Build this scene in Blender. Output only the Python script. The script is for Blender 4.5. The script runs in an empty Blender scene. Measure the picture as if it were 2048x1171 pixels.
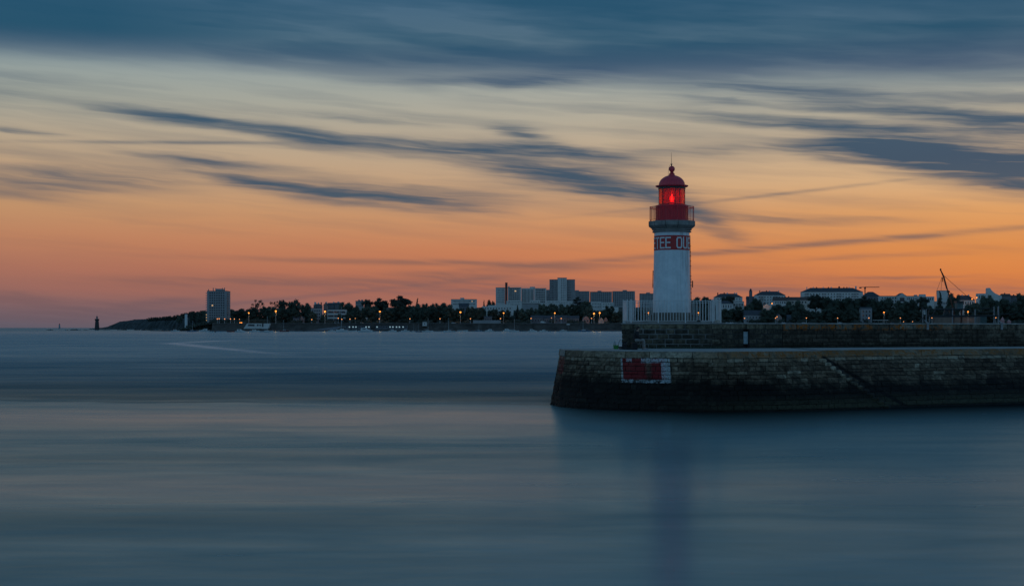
import bpy, bmesh, math, random
from mathutils import Vector, Matrix
import numpy as np
R = math.radians
F = 2048 * 50 / 36.0
CAMH = 4.2
C = bpy.data.collections.new("harbour"); bpy.context.scene.collection.children.link(C)
rnd = random.Random(7)

def at(px, py, D):
    """the world point seen D metres ahead at that place of the survey photograph"""
    return Vector(((px - 1024) / F * D, D, CAMH + (655 - py) / F * D))
def onplane(px, py, z):
    D = (CAMH - z) * F / (py - 655.0)
    return Vector(((px - 1024) / F * D, D, z))
def lin(h):
    h = h.lstrip('#'); v = [int(h[i:i+2], 16) / 255 for i in (0, 2, 4)]
    return tuple((c / 12.92 if c <= .04045 else ((c + .055) / 1.055) ** 2.4) for c in v) + (1.0,)

# ------------------------------------------------------------------ materials
def newmat(name):
    m = bpy.data.materials.new(name); m.use_nodes = True
    nt = m.node_tree; nt.nodes.clear()
    return m, nt
class N:
    def __init__(s, nt): s.nt = nt
    def n(s, t, **kw):
        o = s.nt.nodes.new(t)
        for k, v in kw.items(): setattr(o, k, v)
        return o
    def set(s, sock, v):
        if v is None: return
        if hasattr(v, 'is_output'): s.nt.links.new(v, sock)
        else: sock.default_value = v
    def math(s, op, a, b=None, c=None, clamp=False):
        o = s.n('ShaderNodeMath', operation=op, use_clamp=clamp)
        for i, v in enumerate((a, b, c)): s.set(o.inputs[i], v)
        return o.outputs[0]
    def vm(s, op, a, b=None, scale=None):
        o = s.n('ShaderNodeVectorMath', operation=op)
        s.set(o.inputs[0], a); s.set(o.inputs[1], b)
        if scale is not None: s.set(o.inputs['Scale'], scale)
        return o.outputs['Value'] if op in ('DOT_PRODUCT', 'LENGTH') else o.outputs[0]
    def comb(s, x, y, z):
        o = s.n('ShaderNodeCombineXYZ')
        for i, v in enumerate((x, y, z)): s.set(o.inputs[i], v)
        return o.outputs[0]
    def sep(s, v):
        o = s.n('ShaderNodeSeparateXYZ'); s.set(o.inputs[0], v); return o.outputs
    def noise(s, vec, scale=1, detail=3, rough=.5, dist=0):
        o = s.n('ShaderNodeTexNoise'); s.set(o.inputs['Vector'], vec)
        o.inputs['Scale'].default_value = scale; o.inputs['Detail'].default_value = detail
        o.inputs['Roughness'].default_value = rough; o.inputs['Distortion'].default_value = dist
        return o.outputs[0]
    def rng(s, v, a, b, c=0, d=1, smooth=False):
        o = s.n('ShaderNodeMapRange', interpolation_type='SMOOTHSTEP' if smooth else 'LINEAR')
        s.set(o.inputs[0], v)
        for i, k in enumerate((a, b, c, d)): s.set(o.inputs[1 + i], k)
        return o.outputs[0]
    def mix(s, f, a, b, mode='MIX'):
        o = s.n('ShaderNodeMix', data_type='RGBA', blend_type=mode)
        s.set(o.inputs[0], f); s.set(o.inputs[6], a); s.set(o.inputs[7], b)
        return o.outputs[2]
    def ramp(s, f, stops, interp='LINEAR'):
        o = s.n('ShaderNodeValToRGB'); s.set(o.inputs[0], f)
        o.color_ramp.interpolation = interp
        e = o.color_ramp.elements
        while len(e) > 1: e.remove(e[-1])
        e[0].position = stops[0][0]; e[0].color = stops[0][1]
        for p, c in stops[1:]:
            k = e.new(p); k.color = c
        return o.outputs[0]
    def bump(s, h, strength=.5, dist=.02):
        o = s.n('ShaderNodeBump'); o.inputs['Strength'].default_value = strength
        o.inputs['Distance'].default_value = dist; s.set(o.inputs['Height'], h); return o.outputs[0]
    def principled(s, color, rough=.7, metal=0, normal=None, spec=None, emit=None, estr=0):
        b = s.n('ShaderNodeBsdfPrincipled'); s.set(b.inputs['Base Color'], color)
        s.set(b.inputs['Roughness'], rough); s.set(b.inputs['Metallic'], metal)
        if normal is not None: s.set(b.inputs['Normal'], normal)
        if spec is not None: b.inputs['Specular IOR Level'].default_value = spec
        if emit is not None:
            s.set(b.inputs['Emission Color'], emit); b.inputs['Emission Strength'].default_value = estr
        o = s.n('ShaderNodeOutputMaterial'); s.nt.links.new(b.outputs[0], o.inputs[0]); return b
    def obj(s): return s.n('ShaderNodeTexCoord').outputs['Object']
    def geo(s): return s.n('ShaderNodeNewGeometry').outputs['Position']
    def attr(s, name): return s.n('ShaderNodeAttribute', attribute_name=name)

def simple(name, col, rough=.7, metal=0, var=.25, scale=3, bump=0, spec=None, spread=None):
    """plain weathered surface: colour varied by two noises"""
    m, nt = newmat(name); g = N(nt)
    p = g.obj()
    if spread: p = g.vm('MULTIPLY', p, spread)
    a = g.noise(p, scale, 5, .6)
    k = g.rng(a, .3, .7, 1 - var, 1 + var)
    c = g.mix(1, (col[0], col[1], col[2], 1), g.comb(k, k, k), 'MULTIPLY')
    g.principled(c, rough, metal, g.bump(a, bump, .03) if bump else None, spec)
    return m
def glow(name, col, strength):
    m, nt = newmat(name); g = N(nt)
    e = g.n('ShaderNodeEmission'); e.inputs[0].default_value = (*col, 1); e.inputs[1].default_value = strength
    o = g.n('ShaderNodeOutputMaterial'); nt.links.new(e.outputs[0], o.inputs[0]); return m

M = {}
M['foliage'] = None
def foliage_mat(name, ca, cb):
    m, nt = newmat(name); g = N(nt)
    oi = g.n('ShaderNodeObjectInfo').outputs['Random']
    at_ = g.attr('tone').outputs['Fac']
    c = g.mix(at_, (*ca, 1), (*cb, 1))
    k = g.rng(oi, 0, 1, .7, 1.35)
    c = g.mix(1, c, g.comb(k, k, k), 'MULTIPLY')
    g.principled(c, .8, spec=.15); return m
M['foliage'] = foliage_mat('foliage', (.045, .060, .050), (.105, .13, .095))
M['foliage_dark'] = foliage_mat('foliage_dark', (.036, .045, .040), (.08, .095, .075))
M['bark'] = simple('bark', (.035, .03, .027), .9)
M['facade_white'] = simple('facade_white', (.62, .62, .60), .8, var=.12, scale=.15)
M['facade_cream'] = simple('facade_cream', (.50, .47, .42), .8, var=.15, scale=.15)
M['facade_grey'] = simple('facade_grey', (.30, .31, .32), .8, var=.15, scale=.15)
M['facade_pink'] = simple('facade_pink', (.36, .25, .23), .8, var=.15, scale=.15)
M['facade_dim'] = simple('facade_dim', (.15, .16, .18), .8, var=.2, scale=.15)
M['slate'] = simple('slate', (.055, .058, .07), .6, var=.25, scale=.4)
M['roof_brown'] = simple('roof_brown', (.09, .06, .055), .7, var=.25, scale=.4)
M['brick_stack'] = simple('brick_stack', (.12, .06, .055), .8)
M['pane'] = simple('pane', (.03, .035, .045), .15, var=.3, scale=.1)
M['balcony'] = simple('balcony', (.4, .41, .42), .7, var=.1)
M['quay'] = simple('quay', (.075, .065, .058), .9, var=.5, scale=.12)
M['quay_coping'] = simple('quay_coping', (.27, .27, .26), .8, var=.2, scale=.05)
M['white_metal'] = simple('white_metal', (.60, .62, .62), .45, var=.12, scale=2)
M['grey_metal'] = simple('grey_metal', (.22, .23, .24), .5, var=.2)
M['dark_metal'] = simple('dark_metal', (.03, .03, .032), .5, var=.3)
M['rusty'] = simple('rusty', (.13, .05, .03), .8, var=.4, scale=6)
M['hull_white'] = simple('hull_white', (.6, .61, .6), .35, var=.12, scale=.5)
M['hull_blue'] = simple('hull_blue', (.10, .17, .26), .35, var=.15, scale=.5)
M['hull_red'] = simple('hull_red', (.22, .05, .04), .4, var=.2, scale=.5)
M['car_light'] = simple('car_light', (.5, .52, .54), .3, var=.1)
M['car_dark'] = simple('car_dark', (.06, .07, .09), .3, var=.1)
M['tyre'] = simple('tyre', (.02, .02, .02), .8)
M['rock'] = simple('rock', (.035, .033, .03), .9, var=.5, scale=.2)
M['lamp_orange'] = glow('lamp_orange', (1, .30, .045), 2.8)
M['lamp_pale'] = glow('lamp_pale', (1, .36, .12), 1.8)
M['lamp_white'] = glow('lamp_white', (.9, .85, .8), 1.6)
M['lit_window'] = glow('lit_window', (1, .62, .3), .55)
M['shop_light'] = glow('shop_light', (.5, .8, .95), .55)

# red lighthouse paint
def red_mat(name, col, rough=.4):
    m, nt = newmat(name); g = N(nt)
    p = g.obj()
    a = g.noise(g.vm('MULTIPLY', p, (3, 3, .8)), 2.5, 6, .65)
    b = g.noise(p, 14, 4, .6)
    c = g.mix(g.rng(a, .35, .7), (*[x * .7 for x in col], 1), (*col, 1))
    c = g.mix(g.rng(b, .64, .78, 0, .5), c, (.10, .035, .03, 1))
    g.principled(c, rough, normal=g.bump(b, .15, .01)); return m
M['red_paint'] = red_mat('red_paint', (.78, .020, .045))
M['red_band'] = red_mat('red_band', (.52, .035, .035), .6)
M['red_dome'] = red_mat('red_dome', (.72, .05, .085), .45)

def tower_white():
    m, nt = newmat('white_tower_paint'); g = N(nt)
    p = g.obj(); x, y, z = g.sep(p)
    streak = g.noise(g.vm('MULTIPLY', p, (7, 7, .35)), 1.0, 6, .62)
    blot = g.noise(p, 2.2, 6, .6)
    fine = g.noise(p, 30, 3, .6)
    side = g.rng(x, .15, 1.1, 0, 1)
    dirt = g.math('MULTIPLY', g.rng(streak, .47, .70), g.math('ADD', g.math('MULTIPLY', side, .9), .13))
    c = g.mix(g.rng(blot, .35, .7), (.60, .67, .71, 1), (.74, .80, .83, 1))
    c = g.mix(dirt, c, (.17, .14, .11, 1))
    lo = g.rng(z, 5.1, 5.9, .38, 0)
    c = g.mix(g.math('MULTIPLY', lo, g.rng(streak, .35, .6)), c, (.30, .29, .26, 1))
    g.principled(c, .55, normal=g.bump(g.math('ADD', fine, blot), .12, .02)); return m
M['tower_white'] = tower_white()

def granite(name, base, dark, var=.4):
    m, nt = newmat(name); g = N(nt)
    p = g.obj()
    a = g.noise(p, 1.6, 7, .65); b = g.noise(p, 11, 4, .6)
    x, y, z = g.sep(p)
    drip = g.noise(g.vm('MULTIPLY', p, (5, 5, .4)), 1, 5, .6)
    c = g.mix(g.rng(a, .3, .7), (*dark, 1), (*base, 1))
    c = g.mix(g.rng(drip, .52, .72, 0, .6), c, (*[d * .5 for d in dark], 1))
    g.principled(c, .85, normal=g.bump(b, .4, .02)); return m
M['granite_light'] = granite('granite_light', (.30, .30, .29), (.15, .15, .145))
M['granite_plinth'] = granite('granite_plinth', (.20, .18, .15), (.09, .08, .07))

def stone_mat(name, kind):
    """one stone material; every block carries its own tone (attribute), stains follow height and noise"""
    m, nt = newmat(name); g = N(nt)
    p = g.geo(); x, y, z = g.sep(p)
    uv = g.n('ShaderNodeUVMap', uv_map='UVMap').outputs[0]; s_, v_, _ = g.sep(uv)
    tone = g.attr('tone').outputs['Fac']
    n1 = g.noise(p, 1.1, 7, .62); n2 = g.noise(p, 5, 6, .65); n3 = g.noise(p, 22, 4, .6)
    drip = g.noise(g.vm('MULTIPLY', p, (3.2, 3.2, .35)), 1, 6, .6)
    if kind == 'lower':
        c = g.ramp(tone, [(0, (.050, .036, .027, 1)), (.35, (.108, .080, .058, 1)), (.65, (.180, .145, .108, 1)), (.85, (.245, .21, .162, 1)), (1, (.33, .30, .245, 1))])
    elif kind == 'block':
        c = g.ramp(tone, [(0, (.032, .032, .030, 1)), (.5, (.066, .062, .052, 1)), (.8, (.135, .125, .095, 1)), (1, (.20, .18, .135, 1))])
    else:
        c = g.ramp(tone, [(0, (.036, .031, .027, 1)), (.5, (.080, .068, .056, 1)), (.8, (.155, .145, .12, 1)), (1, (.24, .235, .205, 1))])
    k = g.rng(n2, .3, .7, .35, 1.75)
    c = g.mix(1, c, g.comb(k, k, k), 'MULTIPLY')
    k = g.rng(n1, .3, .7, .6, 1.4)
    c = g.mix(1, c, g.comb(k, g.math('MULTIPLY', k, .97), g.math('MULTIPLY', k, .9)), 'MULTIPLY')
    c = g.mix(g.rng(drip, .5, .7, 0, .65), c, (.016, .017, .016, 1))
    if kind == 'lower':
        # lichen on the coping, more of it towards the land end
        li = g.math('MULTIPLY', g.rng(n2, .38, .54), g.rng(n1, .34, .52))
        li = g.math('MULTIPLY', li, g.rng(z, 2.45, 2.75, 0, 1))
        li = g.math('MULTIPLY', li, g.rng(x, 8.5, 12.5, .08, .95))
        c = g.mix(li, c, (.24, .085, .014, 1))
        # pale salt / lime patches
        sp = g.math('MULTIPLY', g.rng(n2, .60, .70), g.rng(z, 1.7, 2.6, 0, .55))
        c = g.mix(sp, c, (.24, .26, .26, 1))
        # tidal staining: black zone, then an olive weed zone
        zz = g.math('ADD', z, g.math('MULTIPLY', g.math('SUBTRACT', n1, .5), 1.5))
        zz = g.math('ADD', zz, g.math('MULTIPLY', g.math('SUBTRACT', drip, .5), .7))
        zz = g.math('SUBTRACT', zz, g.rng(x, 9, 16, .30, -.10))
        wet = g.rng(zz, 1.0, 1.9, 1, 0, True)
        c = g.mix(g.math('MULTIPLY', wet, .94), c, (.0025, .003, .0034, 1))
        ol = g.math('MULTIPLY', g.rng(z, .75, .25, 0, 1), g.rng(x, 7, 14, .0, 1))
        ol = g.math('MULTIPLY', ol, g.rng(n2, .3, .6, .35, 1))
        c = g.mix(g.math('MULTIPLY', ol, .9), c, (.058, .056, .032, 1))
        c = g.mix(g.rng(z, .16, .04, 0, .9), c, (.003, .004, .004, 1))
        xd = g.rng(z, 2.72, 0, 16.38, 20.8)  # dark band beside the stair diagonal: shade painted into the stone colour
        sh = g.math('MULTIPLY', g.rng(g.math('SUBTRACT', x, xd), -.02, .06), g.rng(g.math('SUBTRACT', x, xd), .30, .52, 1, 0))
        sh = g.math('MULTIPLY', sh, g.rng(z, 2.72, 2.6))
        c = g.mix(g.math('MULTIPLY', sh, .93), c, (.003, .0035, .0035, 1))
        # faded harbour mark: red field in a white frame
        edge = g.math('MULTIPLY', g.math('SUBTRACT', n3, .5), .10)
        xe = g.math('ADD', x, edge); ze = g.math('ADD', z, edge)
        def box(x0, x1, z0, z1):
            a = g.math('MULTIPLY', g.math('GREATER_THAN', xe, x0), g.math('LESS_THAN', xe, x1))
            b = g.math('MULTIPLY', g.math('GREATER_THAN', ze, z0), g.math('LESS_THAN', ze, z1))
            return g.math('MULTIPLY', a, b)
        wear = g.rng(n2, .36, .50); wear2 = g.rng(n3, .38, .60, .15, 1)
        red = box(5.72, 7.82, 1.56, 2.62)
        gap = g.math('SUBTRACT', 1, g.math('MULTIPLY', g.rng(g.math('ABSOLUTE', g.math('SUBTRACT', x, 7.0)), .06, .20, 1, 0), .75))
        white = g.math('MAXIMUM', box(7.62, 8.06, 1.45, 2.66), box(6.65, 8.06, 2.40, 2.66))
        white = g.math('MAXIMUM', white, box(5.64, 5.73, 1.5, 2.65))
        white = g.math('MAXIMUM', white, g.math('MULTIPLY', box(5.66, 8.06, 1.40, 1.56), g.rng(n2, .42, .6)))
        white = g.math('MAXIMUM', white, box(5.92, 6.20, 2.42, 2.66))
        rf = g.math('MULTIPLY', g.math('MULTIPLY', red, gap), g.math('MULTIPLY', g.rng(n2, .3, .42, .6, 1), .95))
        c = g.mix(rf, c, (.19, .016, .020, 1))
        c = g.mix(g.math('MULTIPLY', white, g.math('MULTIPLY', wear2, g.math('MAXIMUM', g.rng(n2, .36, .52, .15, .9), g.rng(x, 7.6, 7.7, 0, .85)))), c, (.54, .61, .64, 1))
        # the same mark on the pier end
        s2 = g.math('MULTIPLY', g.math('GREATER_THAN', s_, .8), g.math('LESS_THAN', s_, 3.0))
        r2 = g.math('MULTIPLY', s2, g.math('MULTIPLY', g.math('GREATER_THAN', z, 1.70), g.math('LESS_THAN', z, 2.62)))
        w2 = g.math('MULTIPLY', s2, g.math('GREATER_THAN', z, 2.62))
        c = g.mix(g.math('MULTIPLY', r2, g.math('MULTIPLY', wear2, .85)), c, (.20, .018, .022, 1))
        c = g.mix(g.math('MULTIPLY', w2, g.math('MULTIPLY', wear2, .8)), c, (.35, .38, .38, 1))
    else:
        if kind == 'parapet':
            li = g.math('MULTIPLY', g.rng(n2, .48, .55), g.rng(n1, .38, .50))
            li = g.math('MULTIPLY', li, g.rng(z, 4.0, 4.1, 0, 1))
            li = g.math('MULTIPLY', li, g.rng(x, 25, 29, 1, .15))
            c = g.mix(li, c, (.34, .10, .016, 1))
        gr = g.math('MULTIPLY', g.rng(z, 3.42, 3.05, 0, .85), g.rng(n1, .36, .55))
        c = g.mix(gr, c, (.012, .017, .011, 1))
    hh = g.math('ADD', g.math('MULTIPLY', n2, 1.0), g.math('MULTIPLY', n3, .5))
    g.principled(c, g.rng(z, .2, 2.0, .75, .9) if kind == 'lower' else .88, normal=g.bump(hh, .9, .07), spec=.2); return m
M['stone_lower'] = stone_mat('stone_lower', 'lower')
M['stone_block'] = stone_mat('stone_block', 'block')
M['stone_parapet'] = stone_mat('stone_parapet', 'parapet')
M['mortar_dark'] = simple('mortar_dark', (.012, .013, .013), .95)
M['mortar_mid'] = simple('mortar_mid', (.03, .032, .032), .95)
M['mortar_pale'] = simple('mortar_pale', (.15, .16, .16), .95, var=.7, scale=1.3)
M['concrete'] = simple('concrete', (.30, .30, .29), .85, var=.3, scale=1.2, bump=.4)
M['coping_pale'] = simple('coping_pale', (.42, .42, .40), .8, var=.4, scale=2)

# ------------------------------------------------------------------ mesh helpers
class MB:
    """collects geometry, then links it as one mesh object"""
    def __init__(s): s.v = []; s.f = []; s.t = []; s.uv = []
    def face(s, pts, tone=.5, uvs=None):
        b = len(s.v); s.v += [tuple(p) for p in pts]; s.f.append(tuple(range(b, b + len(pts)))); s.t.append(tone)
        s.uv.append(uvs)
    def mesh(s, verts, faces, tone=.5):
        b = len(s.v); s.v += [tuple(p) for p in verts]
        for f in faces: s.f.append(tuple(i + b for i in f)); s.t.append(tone); s.uv.append(None)
    def box(s, x0, x1, y0, y1, z0, z1, tone=.5, mat=None):
        vs = [Vector((x, y, z)) for z in (z0, z1) for x, y in ((x0, y0), (x1, y0), (x1, y1), (x0, y1))]
        if mat: vs = [mat @ v for v in vs]
        s.mesh(vs, [(0, 3, 2, 1), (4, 5, 6, 7), (0, 1, 5, 4), (1, 2, 6, 5), (2, 3, 7, 6), (3, 0, 4, 7)], tone)
    def tube(s, pts, rad, n=8, tone=.5, cap=True):
        pts = [Vector(p) for p in pts]
        if not isinstance(rad, (list, tuple)): rad = [rad] * len(pts)
        rings = []
        for i, p in enumerate(pts):
            d = (pts[min(i + 1, len(pts) - 1)] - pts[max(i - 1, 0)]).normalized()
            up = Vector((0, 0, 1)) if abs(d.z) < .9 else Vector((1, 0, 0))
            a = d.cross(up).normalized(); b = d.cross(a)
            rings.append([p + (a * math.cos(2 * math.pi * k / n) + b * math.sin(2 * math.pi * k / n)) * rad[i] for k in range(n)])
        vs = [v for r in rings for v in r]; fs = []
        for i in range(len(pts) - 1):
            for k in range(n):
                fs.append((i * n + k, i * n + (k + 1) % n, (i + 1) * n + (k + 1) % n, (i + 1) * n + k))
        if cap: fs.append(tuple(range(n - 1, -1, -1))); fs.append(tuple((len(pts) - 1) * n + k for k in range(n)))
        s.mesh(vs, fs, tone)
    def lathe(s, prof, n=48, cx=0, cy=0, phase=0, tone=.5, capb=False, capt=False):
        vs = []; fs = []
        for r, z in prof:
            for k in range(n):
                a = 2 * math.pi * k / n + phase; vs.append((cx + r * math.cos(a), cy + r * math.sin(a), z))
        for i in range(len(prof) - 1):
            for k in range(n):
                fs.append((i * n + k, i * n + (k + 1) % n, (i + 1) * n + (k + 1) % n, (i + 1) * n + k))
        if capb: fs.append(tuple(range(n - 1, -1, -1)))
        if capt: fs.append(tuple((len(prof) - 1) * n + k for k in range(n)))
        s.mesh(vs, fs, tone)
    def sphere(s, c, r, n=10, m=7, tone=.5):
        prof = [(max(r[0] * math.sin(math.pi * i / m), .0005), -math.cos(math.pi * i / m)) for i in range(m + 1)]
        vs = []; fs = []
        for q, z in prof:
            for k in range(n):
                a = 2 * math.pi * k / n
                vs.append((c[0] + q * math.cos(a), c[1] + q * math.sin(a) * r[1] / r[0], c[2] + z * r[2]))
        for i in range(m):
            for k in range(n): fs.append((i * n + k, i * n + (k + 1) % n, (i + 1) * n + (k + 1) % n, (i + 1) * n + k))
        s.mesh(vs, fs, tone)
    def data(s, name, mat, smooth=False):
        me = bpy.data.meshes.new(name); me.from_pydata(s.v, [], s.f); me.update()
        if mat: me.materials.append(mat)
        if smooth: me.shade_smooth()
        a = me.attributes.new('tone', 'FLOAT', 'FACE'); a.data.foreach_set('value', s.t)
        if any(u is not None for u in s.uv):
            uvl = me.uv_layers.new(name='UVMap'); i = 0
            for f, u in zip(s.f, s.uv):
                for k in range(len(f)):
                    uvl.data[i].uv = u[k] if u else (99, 99); i += 1
        return me
    def build(s, name, mat, parent=None, smooth=False, loc=None):
        me = s.data(name, mat, smooth)
        return link(name, me, parent, loc)
def link(name, me, parent=None, loc=None):
    o = bpy.data.objects.new(name, me); C.objects.link(o)
    if parent: o.parent = parent
    if loc is not None: o.location = loc
    return o
def thing(name, label, cat, loc=(0, 0, 0), group=None, rz=0):
    o = bpy.data.objects.new(name, None); C.objects.link(o); o.location = loc; o.rotation_euler.z = rz
    o.empty_display_size = .3
    o['label'] = label; o['category'] = cat
    if group: o['group'] = group
    return o
def tag(o, label, cat, group=None):
    o['label'] = label; o['category'] = cat
    if group: o['group'] = group
    return o
def copy_tree(o, parent=None):
    c = o.copy(); C.objects.link(c)
    if parent: c.parent = parent
    for ch in list(o.children): copy_tree(ch, c)
    return c
def smooth_angle(o, deg=35):
    me = o.data; me.shade_smooth()
    try: me.set_sharp_from_angle(angle=R(deg))
    except Exception: pass

# ------------------------------------------------------------------ world: dusk sky
def build_world():
    w = bpy.data.worlds.new("World"); bpy.context.scene.world = w; w.use_nodes = True
    nt = w.node_tree; nt.nodes.clear(); g = N(nt)
    d = g.n('ShaderNodeTexCoord').outputs['Generated']
    x, y, z = g.sep(d)
    az = g.math('ARCTAN2', x, y)
    hor = g.math('SQRT', g.math('ADD', g.math('MULTIPLY', x, x), g.math('MULTIPLY', y, y)))
    V = g.math('MULTIPLY', g.math('DIVIDE', z, g.math('MAXIMUM', hor, .05)), F)
    V = g.math('MINIMUM', V, 6000)
    U = g.math('MULTIPLY', az, F)
    P = g.comb(U, V, 0)
    def H(py): return (655 - py) / F * 1.0
    # clear sky behind the clouds, three columns of the horizon
    vn = g.math('DIVIDE', V, 2000.0, clamp=True)
    def S(lst): return [((655 - py) / 2000.0, lin(c)) for py, c in lst]
    left = g.ramp(vn, S([(655, '#565b6b'), (625, '#6d606a'), (585, '#8f6560'), (540, '#a56e5d'), (480, '#b97f5f'), (420, '#bf9068'), (360, '#b99878'), (290, '#b3a189'), (210, '#9da197'), (140, '#8a9a9c'), (60, '#7590a3'), (0, '#6a88a0'), (-250, '#4a6b88'), (-1300, '#2c4c6c')]))
    mid = g.ramp(vn, S([(655, '#84605f'), (620, '#a56959'), (570, '#bc6e52'), (500, '#c67d56'), (440, '#c99066'), (380, '#c59e7a'), (310, '#bda68b'), (240, '#b0a897'), (175, '#a3a79f'), (100, '#8799a2'), (0, '#6a87a0'), (-250, '#4a6b88'), (-1300, '#2c4c6c')]))
    right = g.ramp(vn, S([(655, '#94685d'), (620, '#b86c4b'), (570, '#d27a42'), (500, '#db8b4a'), (430, '#da9c62'), (370, '#d8ae80'), (310, '#c8ad8c'), (240, '#b4aa96'), (175, '#9aa39f'), (100, '#7e94a1'), (0, '#64829c'), (-250, '#4a6b88'), (-1300, '#2c4c6c')]))
    base = g.mix(g.rng(U, -1100, 0, 0, 1), left, mid)
    base = g.mix(g.rng(U, 0, 900, 0, 1), base, right)
    # the opposite half of the sky is plain dusk blue
    back = g.ramp(g.math('DIVIDE', V, 3000.0, clamp=True), [(0, lin('#68809a')), (.12, lin('#6c8fa9')), (.4, lin('#5a88aa')), (1, lin('#365f80'))])
    # domain warp + wind-drawn streaks
    Pw = g.vm('MULTIPLY', P, (1 / 420, 1 / 60, 1))
    wn = g.n('ShaderNodeTexNoise'); nt.links.new(Pw, wn.inputs['Vector']); wn.inputs['Scale'].default_value = 1
    wn.inputs['Detail'].default_value = 4
    wv = g.vm('MULTIPLY', g.vm('SUBTRACT', wn.outputs['Color'], (.5, .5, .5)), (70, 20, 0))
    wn2 = g.n('ShaderNodeTexNoise'); nt.links.new(g.vm('MULTIPLY', P, (1 / 130, 1 / 16, 1)), wn2.inputs['Vector']); wn2.inputs['Scale'].default_value = 1; wn2.inputs['Detail'].default_value = 3
    wv = g.vm('ADD', wv, g.vm('MULTIPLY', g.vm('SUBTRACT', wn2.outputs['Color'], (.5, .5, .5)), (60, 13, 0)))
    Q = g.vm('ADD', P, wv)
    rot = g.n('ShaderNodeMapping', vector_type='POINT'); nt.links.new(Q, rot.inputs[0])
    rot.inputs['Rotation'].default_value = (0, 0, R(4.5))
    st = g.noise(g.vm('MULTIPLY', rot.outputs[0], (1 / 520, 1 / 26, 1)), 1, 3, .5)
    st2 = g.noise(g.vm('MULTIPLY', rot.outputs[0], (1 / 700, 1 / 70, 1)), 1, 4, .55)
    blobs = [(335, 236, 95, 7, 6, 1.0), (500, 258, 90, 9, 10, .45), (420, 240, 90, 5, 7, .5), (620, 277, 90, 11, 8, .75), (800, 290, 170, 11, 3, .8), (970, 299, 140, 7, 3, .75),
             (700, 236, 150, 6, 3, .35), (410, 322, 130, 6, 5, .75), (530, 366, 110, 9, 9, .8), (700, 391, 150, 13, 7, 1.0), (890, 414, 95, 10, 6, 1.1),
             (860, 383, 160, 8, 5, .6), (240, 356, 150, 9, 2, .35), (50, 372, 130, 14, 0, .5), (910, 165, 170, 9, -1, .55), (1110, 152, 90, 12, -6, .65),
             (1055, 272, 50, 9, 14, 1.2), (1150, 309, 130, 7, 8, 1.2), (1110, 350, 150, 19, 9, 1.2), (1250, 378, 120, 15, 12, 1.2), (1385, 428, 85, 13, 27, 1.2),
             (1540, 241, 140, 8, 5, .9), (1440, 202, 70, 6, 6, .5), (1560, 180, 200, 10, 4, .7), (1775, 293, 95, 17, 4, 2.2), (1905, 315, 150, 19, 7, 2.6),
             (2050, 342, 140, 22, 8, 2.0), (1620, 300, 50, 9, 10, .5), (1400, 302, 150, 9, 0, .35), (1830, 225, 190, 9, 7, .9), (2010, 252, 140, 20, 8, 1.0), (1700, 250, 150, 7, 6, .8),
             (-20, 180, 130, 18, 0, .25), (25, 261, 28, 4, 4, .6), (82, 266, 32, 3, 3, .5), (1590, 492, 470, 4, -3.9, .75), (960, 527, 380, 4, 1, .55),
             (700, 576, 240, 13, 1, .55), (960, 549, 190, 8, -3, .45), (305, 604, 60, 5, -6, 1.0), (255, 618, 150, 13, -4, .9), (640, 590, 300, 3, -6, .55), (1510, 437, 200, 6, 2, .6),
             (1420, 578, 260, 15, 0, .65), (1800, 553, 80, 2.5, 0, .7), (1950, 574, 150, 9, 3, .5), (1760, 510, 120, 4, -2, .4), (1010, 577, 180, 12, 2, .6),
             (60, 640, 220, 22, 0, .7), (40, 598, 70, 7, 3, .9), (420, 566, 160, 7, 1, .6), (500, 622, 200, 8, 0, .35), (120, 345, 180, 8, -2, .3), (300, 285, 260, 2.5, -1.5, .4), (1560, 388, 260, 2.5, -5.5, .35), (1250, 620, 200, 12, 0, .35), (1900, 640, 250, 14, 0, .3)]
    acc = None
    for cx, cy, L, T, a, s in blobs:
        u0 = (cx - 1024) / F; k = 1 / math.sqrt(1 + u0 * u0)
        mp = g.n('ShaderNodeMapping', vector_type='TEXTURE')
        nt.links.new(P if T <= 5 and L > 200 else Q, mp.inputs[0])
        mp.inputs['Location'].default_value = (math.atan(u0) * F, (655 - cy) * k, 0)
        mp.inputs['Rotation'].default_value = (0, 0, R(-a)); mp.inputs['Scale'].default_value = (L, T * 1.25, 1)
        q = g.vm('DOT_PRODUCT', mp.outputs[0], mp.outputs[0])
        e = g.math('EXPONENT', g.math('MULTIPLY', q, -.8))
        acc = g.math('MULTIPLY_ADD', e, s, acc if acc is not None else 0.0)
    st3 = g.noise(g.vm('MULTIPLY', rot.outputs[0], (1 / 170, 1 / 9, 1)), 1, 3, .55)
    acc = g.math('MULTIPLY', acc, g.math('MULTIPLY', g.rng(st, .30, .60, .45, 1.2), g.rng(st3, .32, .62, .5, 1.25)))
    # high dark bank across the top: lower edge sinks to the right, breaks up over the top edge
    edge = g.ramp(g.rng(U, -1100, 1100), [(0, (.528,) * 3 + (1,)), (.3, (.522,) * 3 + (1,)), (.5, (.500,) * 3 + (1,)), (.75, (.492,) * 3 + (1,)), (1, (.462,) * 3 + (1,))]); edge = g.math('MULTIPLY', edge, 1000)
    Vq = g.math('ADD', g.math('MULTIPLY', g.sep(Q)[1], .6), g.math('MULTIPLY', V, .4))
    bank = g.rng(g.math('SUBTRACT', Vq, edge), -34, 46, 0, 1, True)
    topedge = g.rng(U, -1000, 1000, 640, 700)
    bank = g.math('MULTIPLY', bank, g.rng(g.math('SUBTRACT', Vq, topedge), -26, 30, 1, .35, True))
    bank = g.math('MULTIPLY', bank, g.math('MAXIMUM', g.rng(st2, .34, .60, .75, 1.6), g.rng(U, 0, -800, 0, 1.6)))
    bank = g.math('MULTIPLY', bank, g.rng(st, .42, .72, 1.0, .85))
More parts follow.
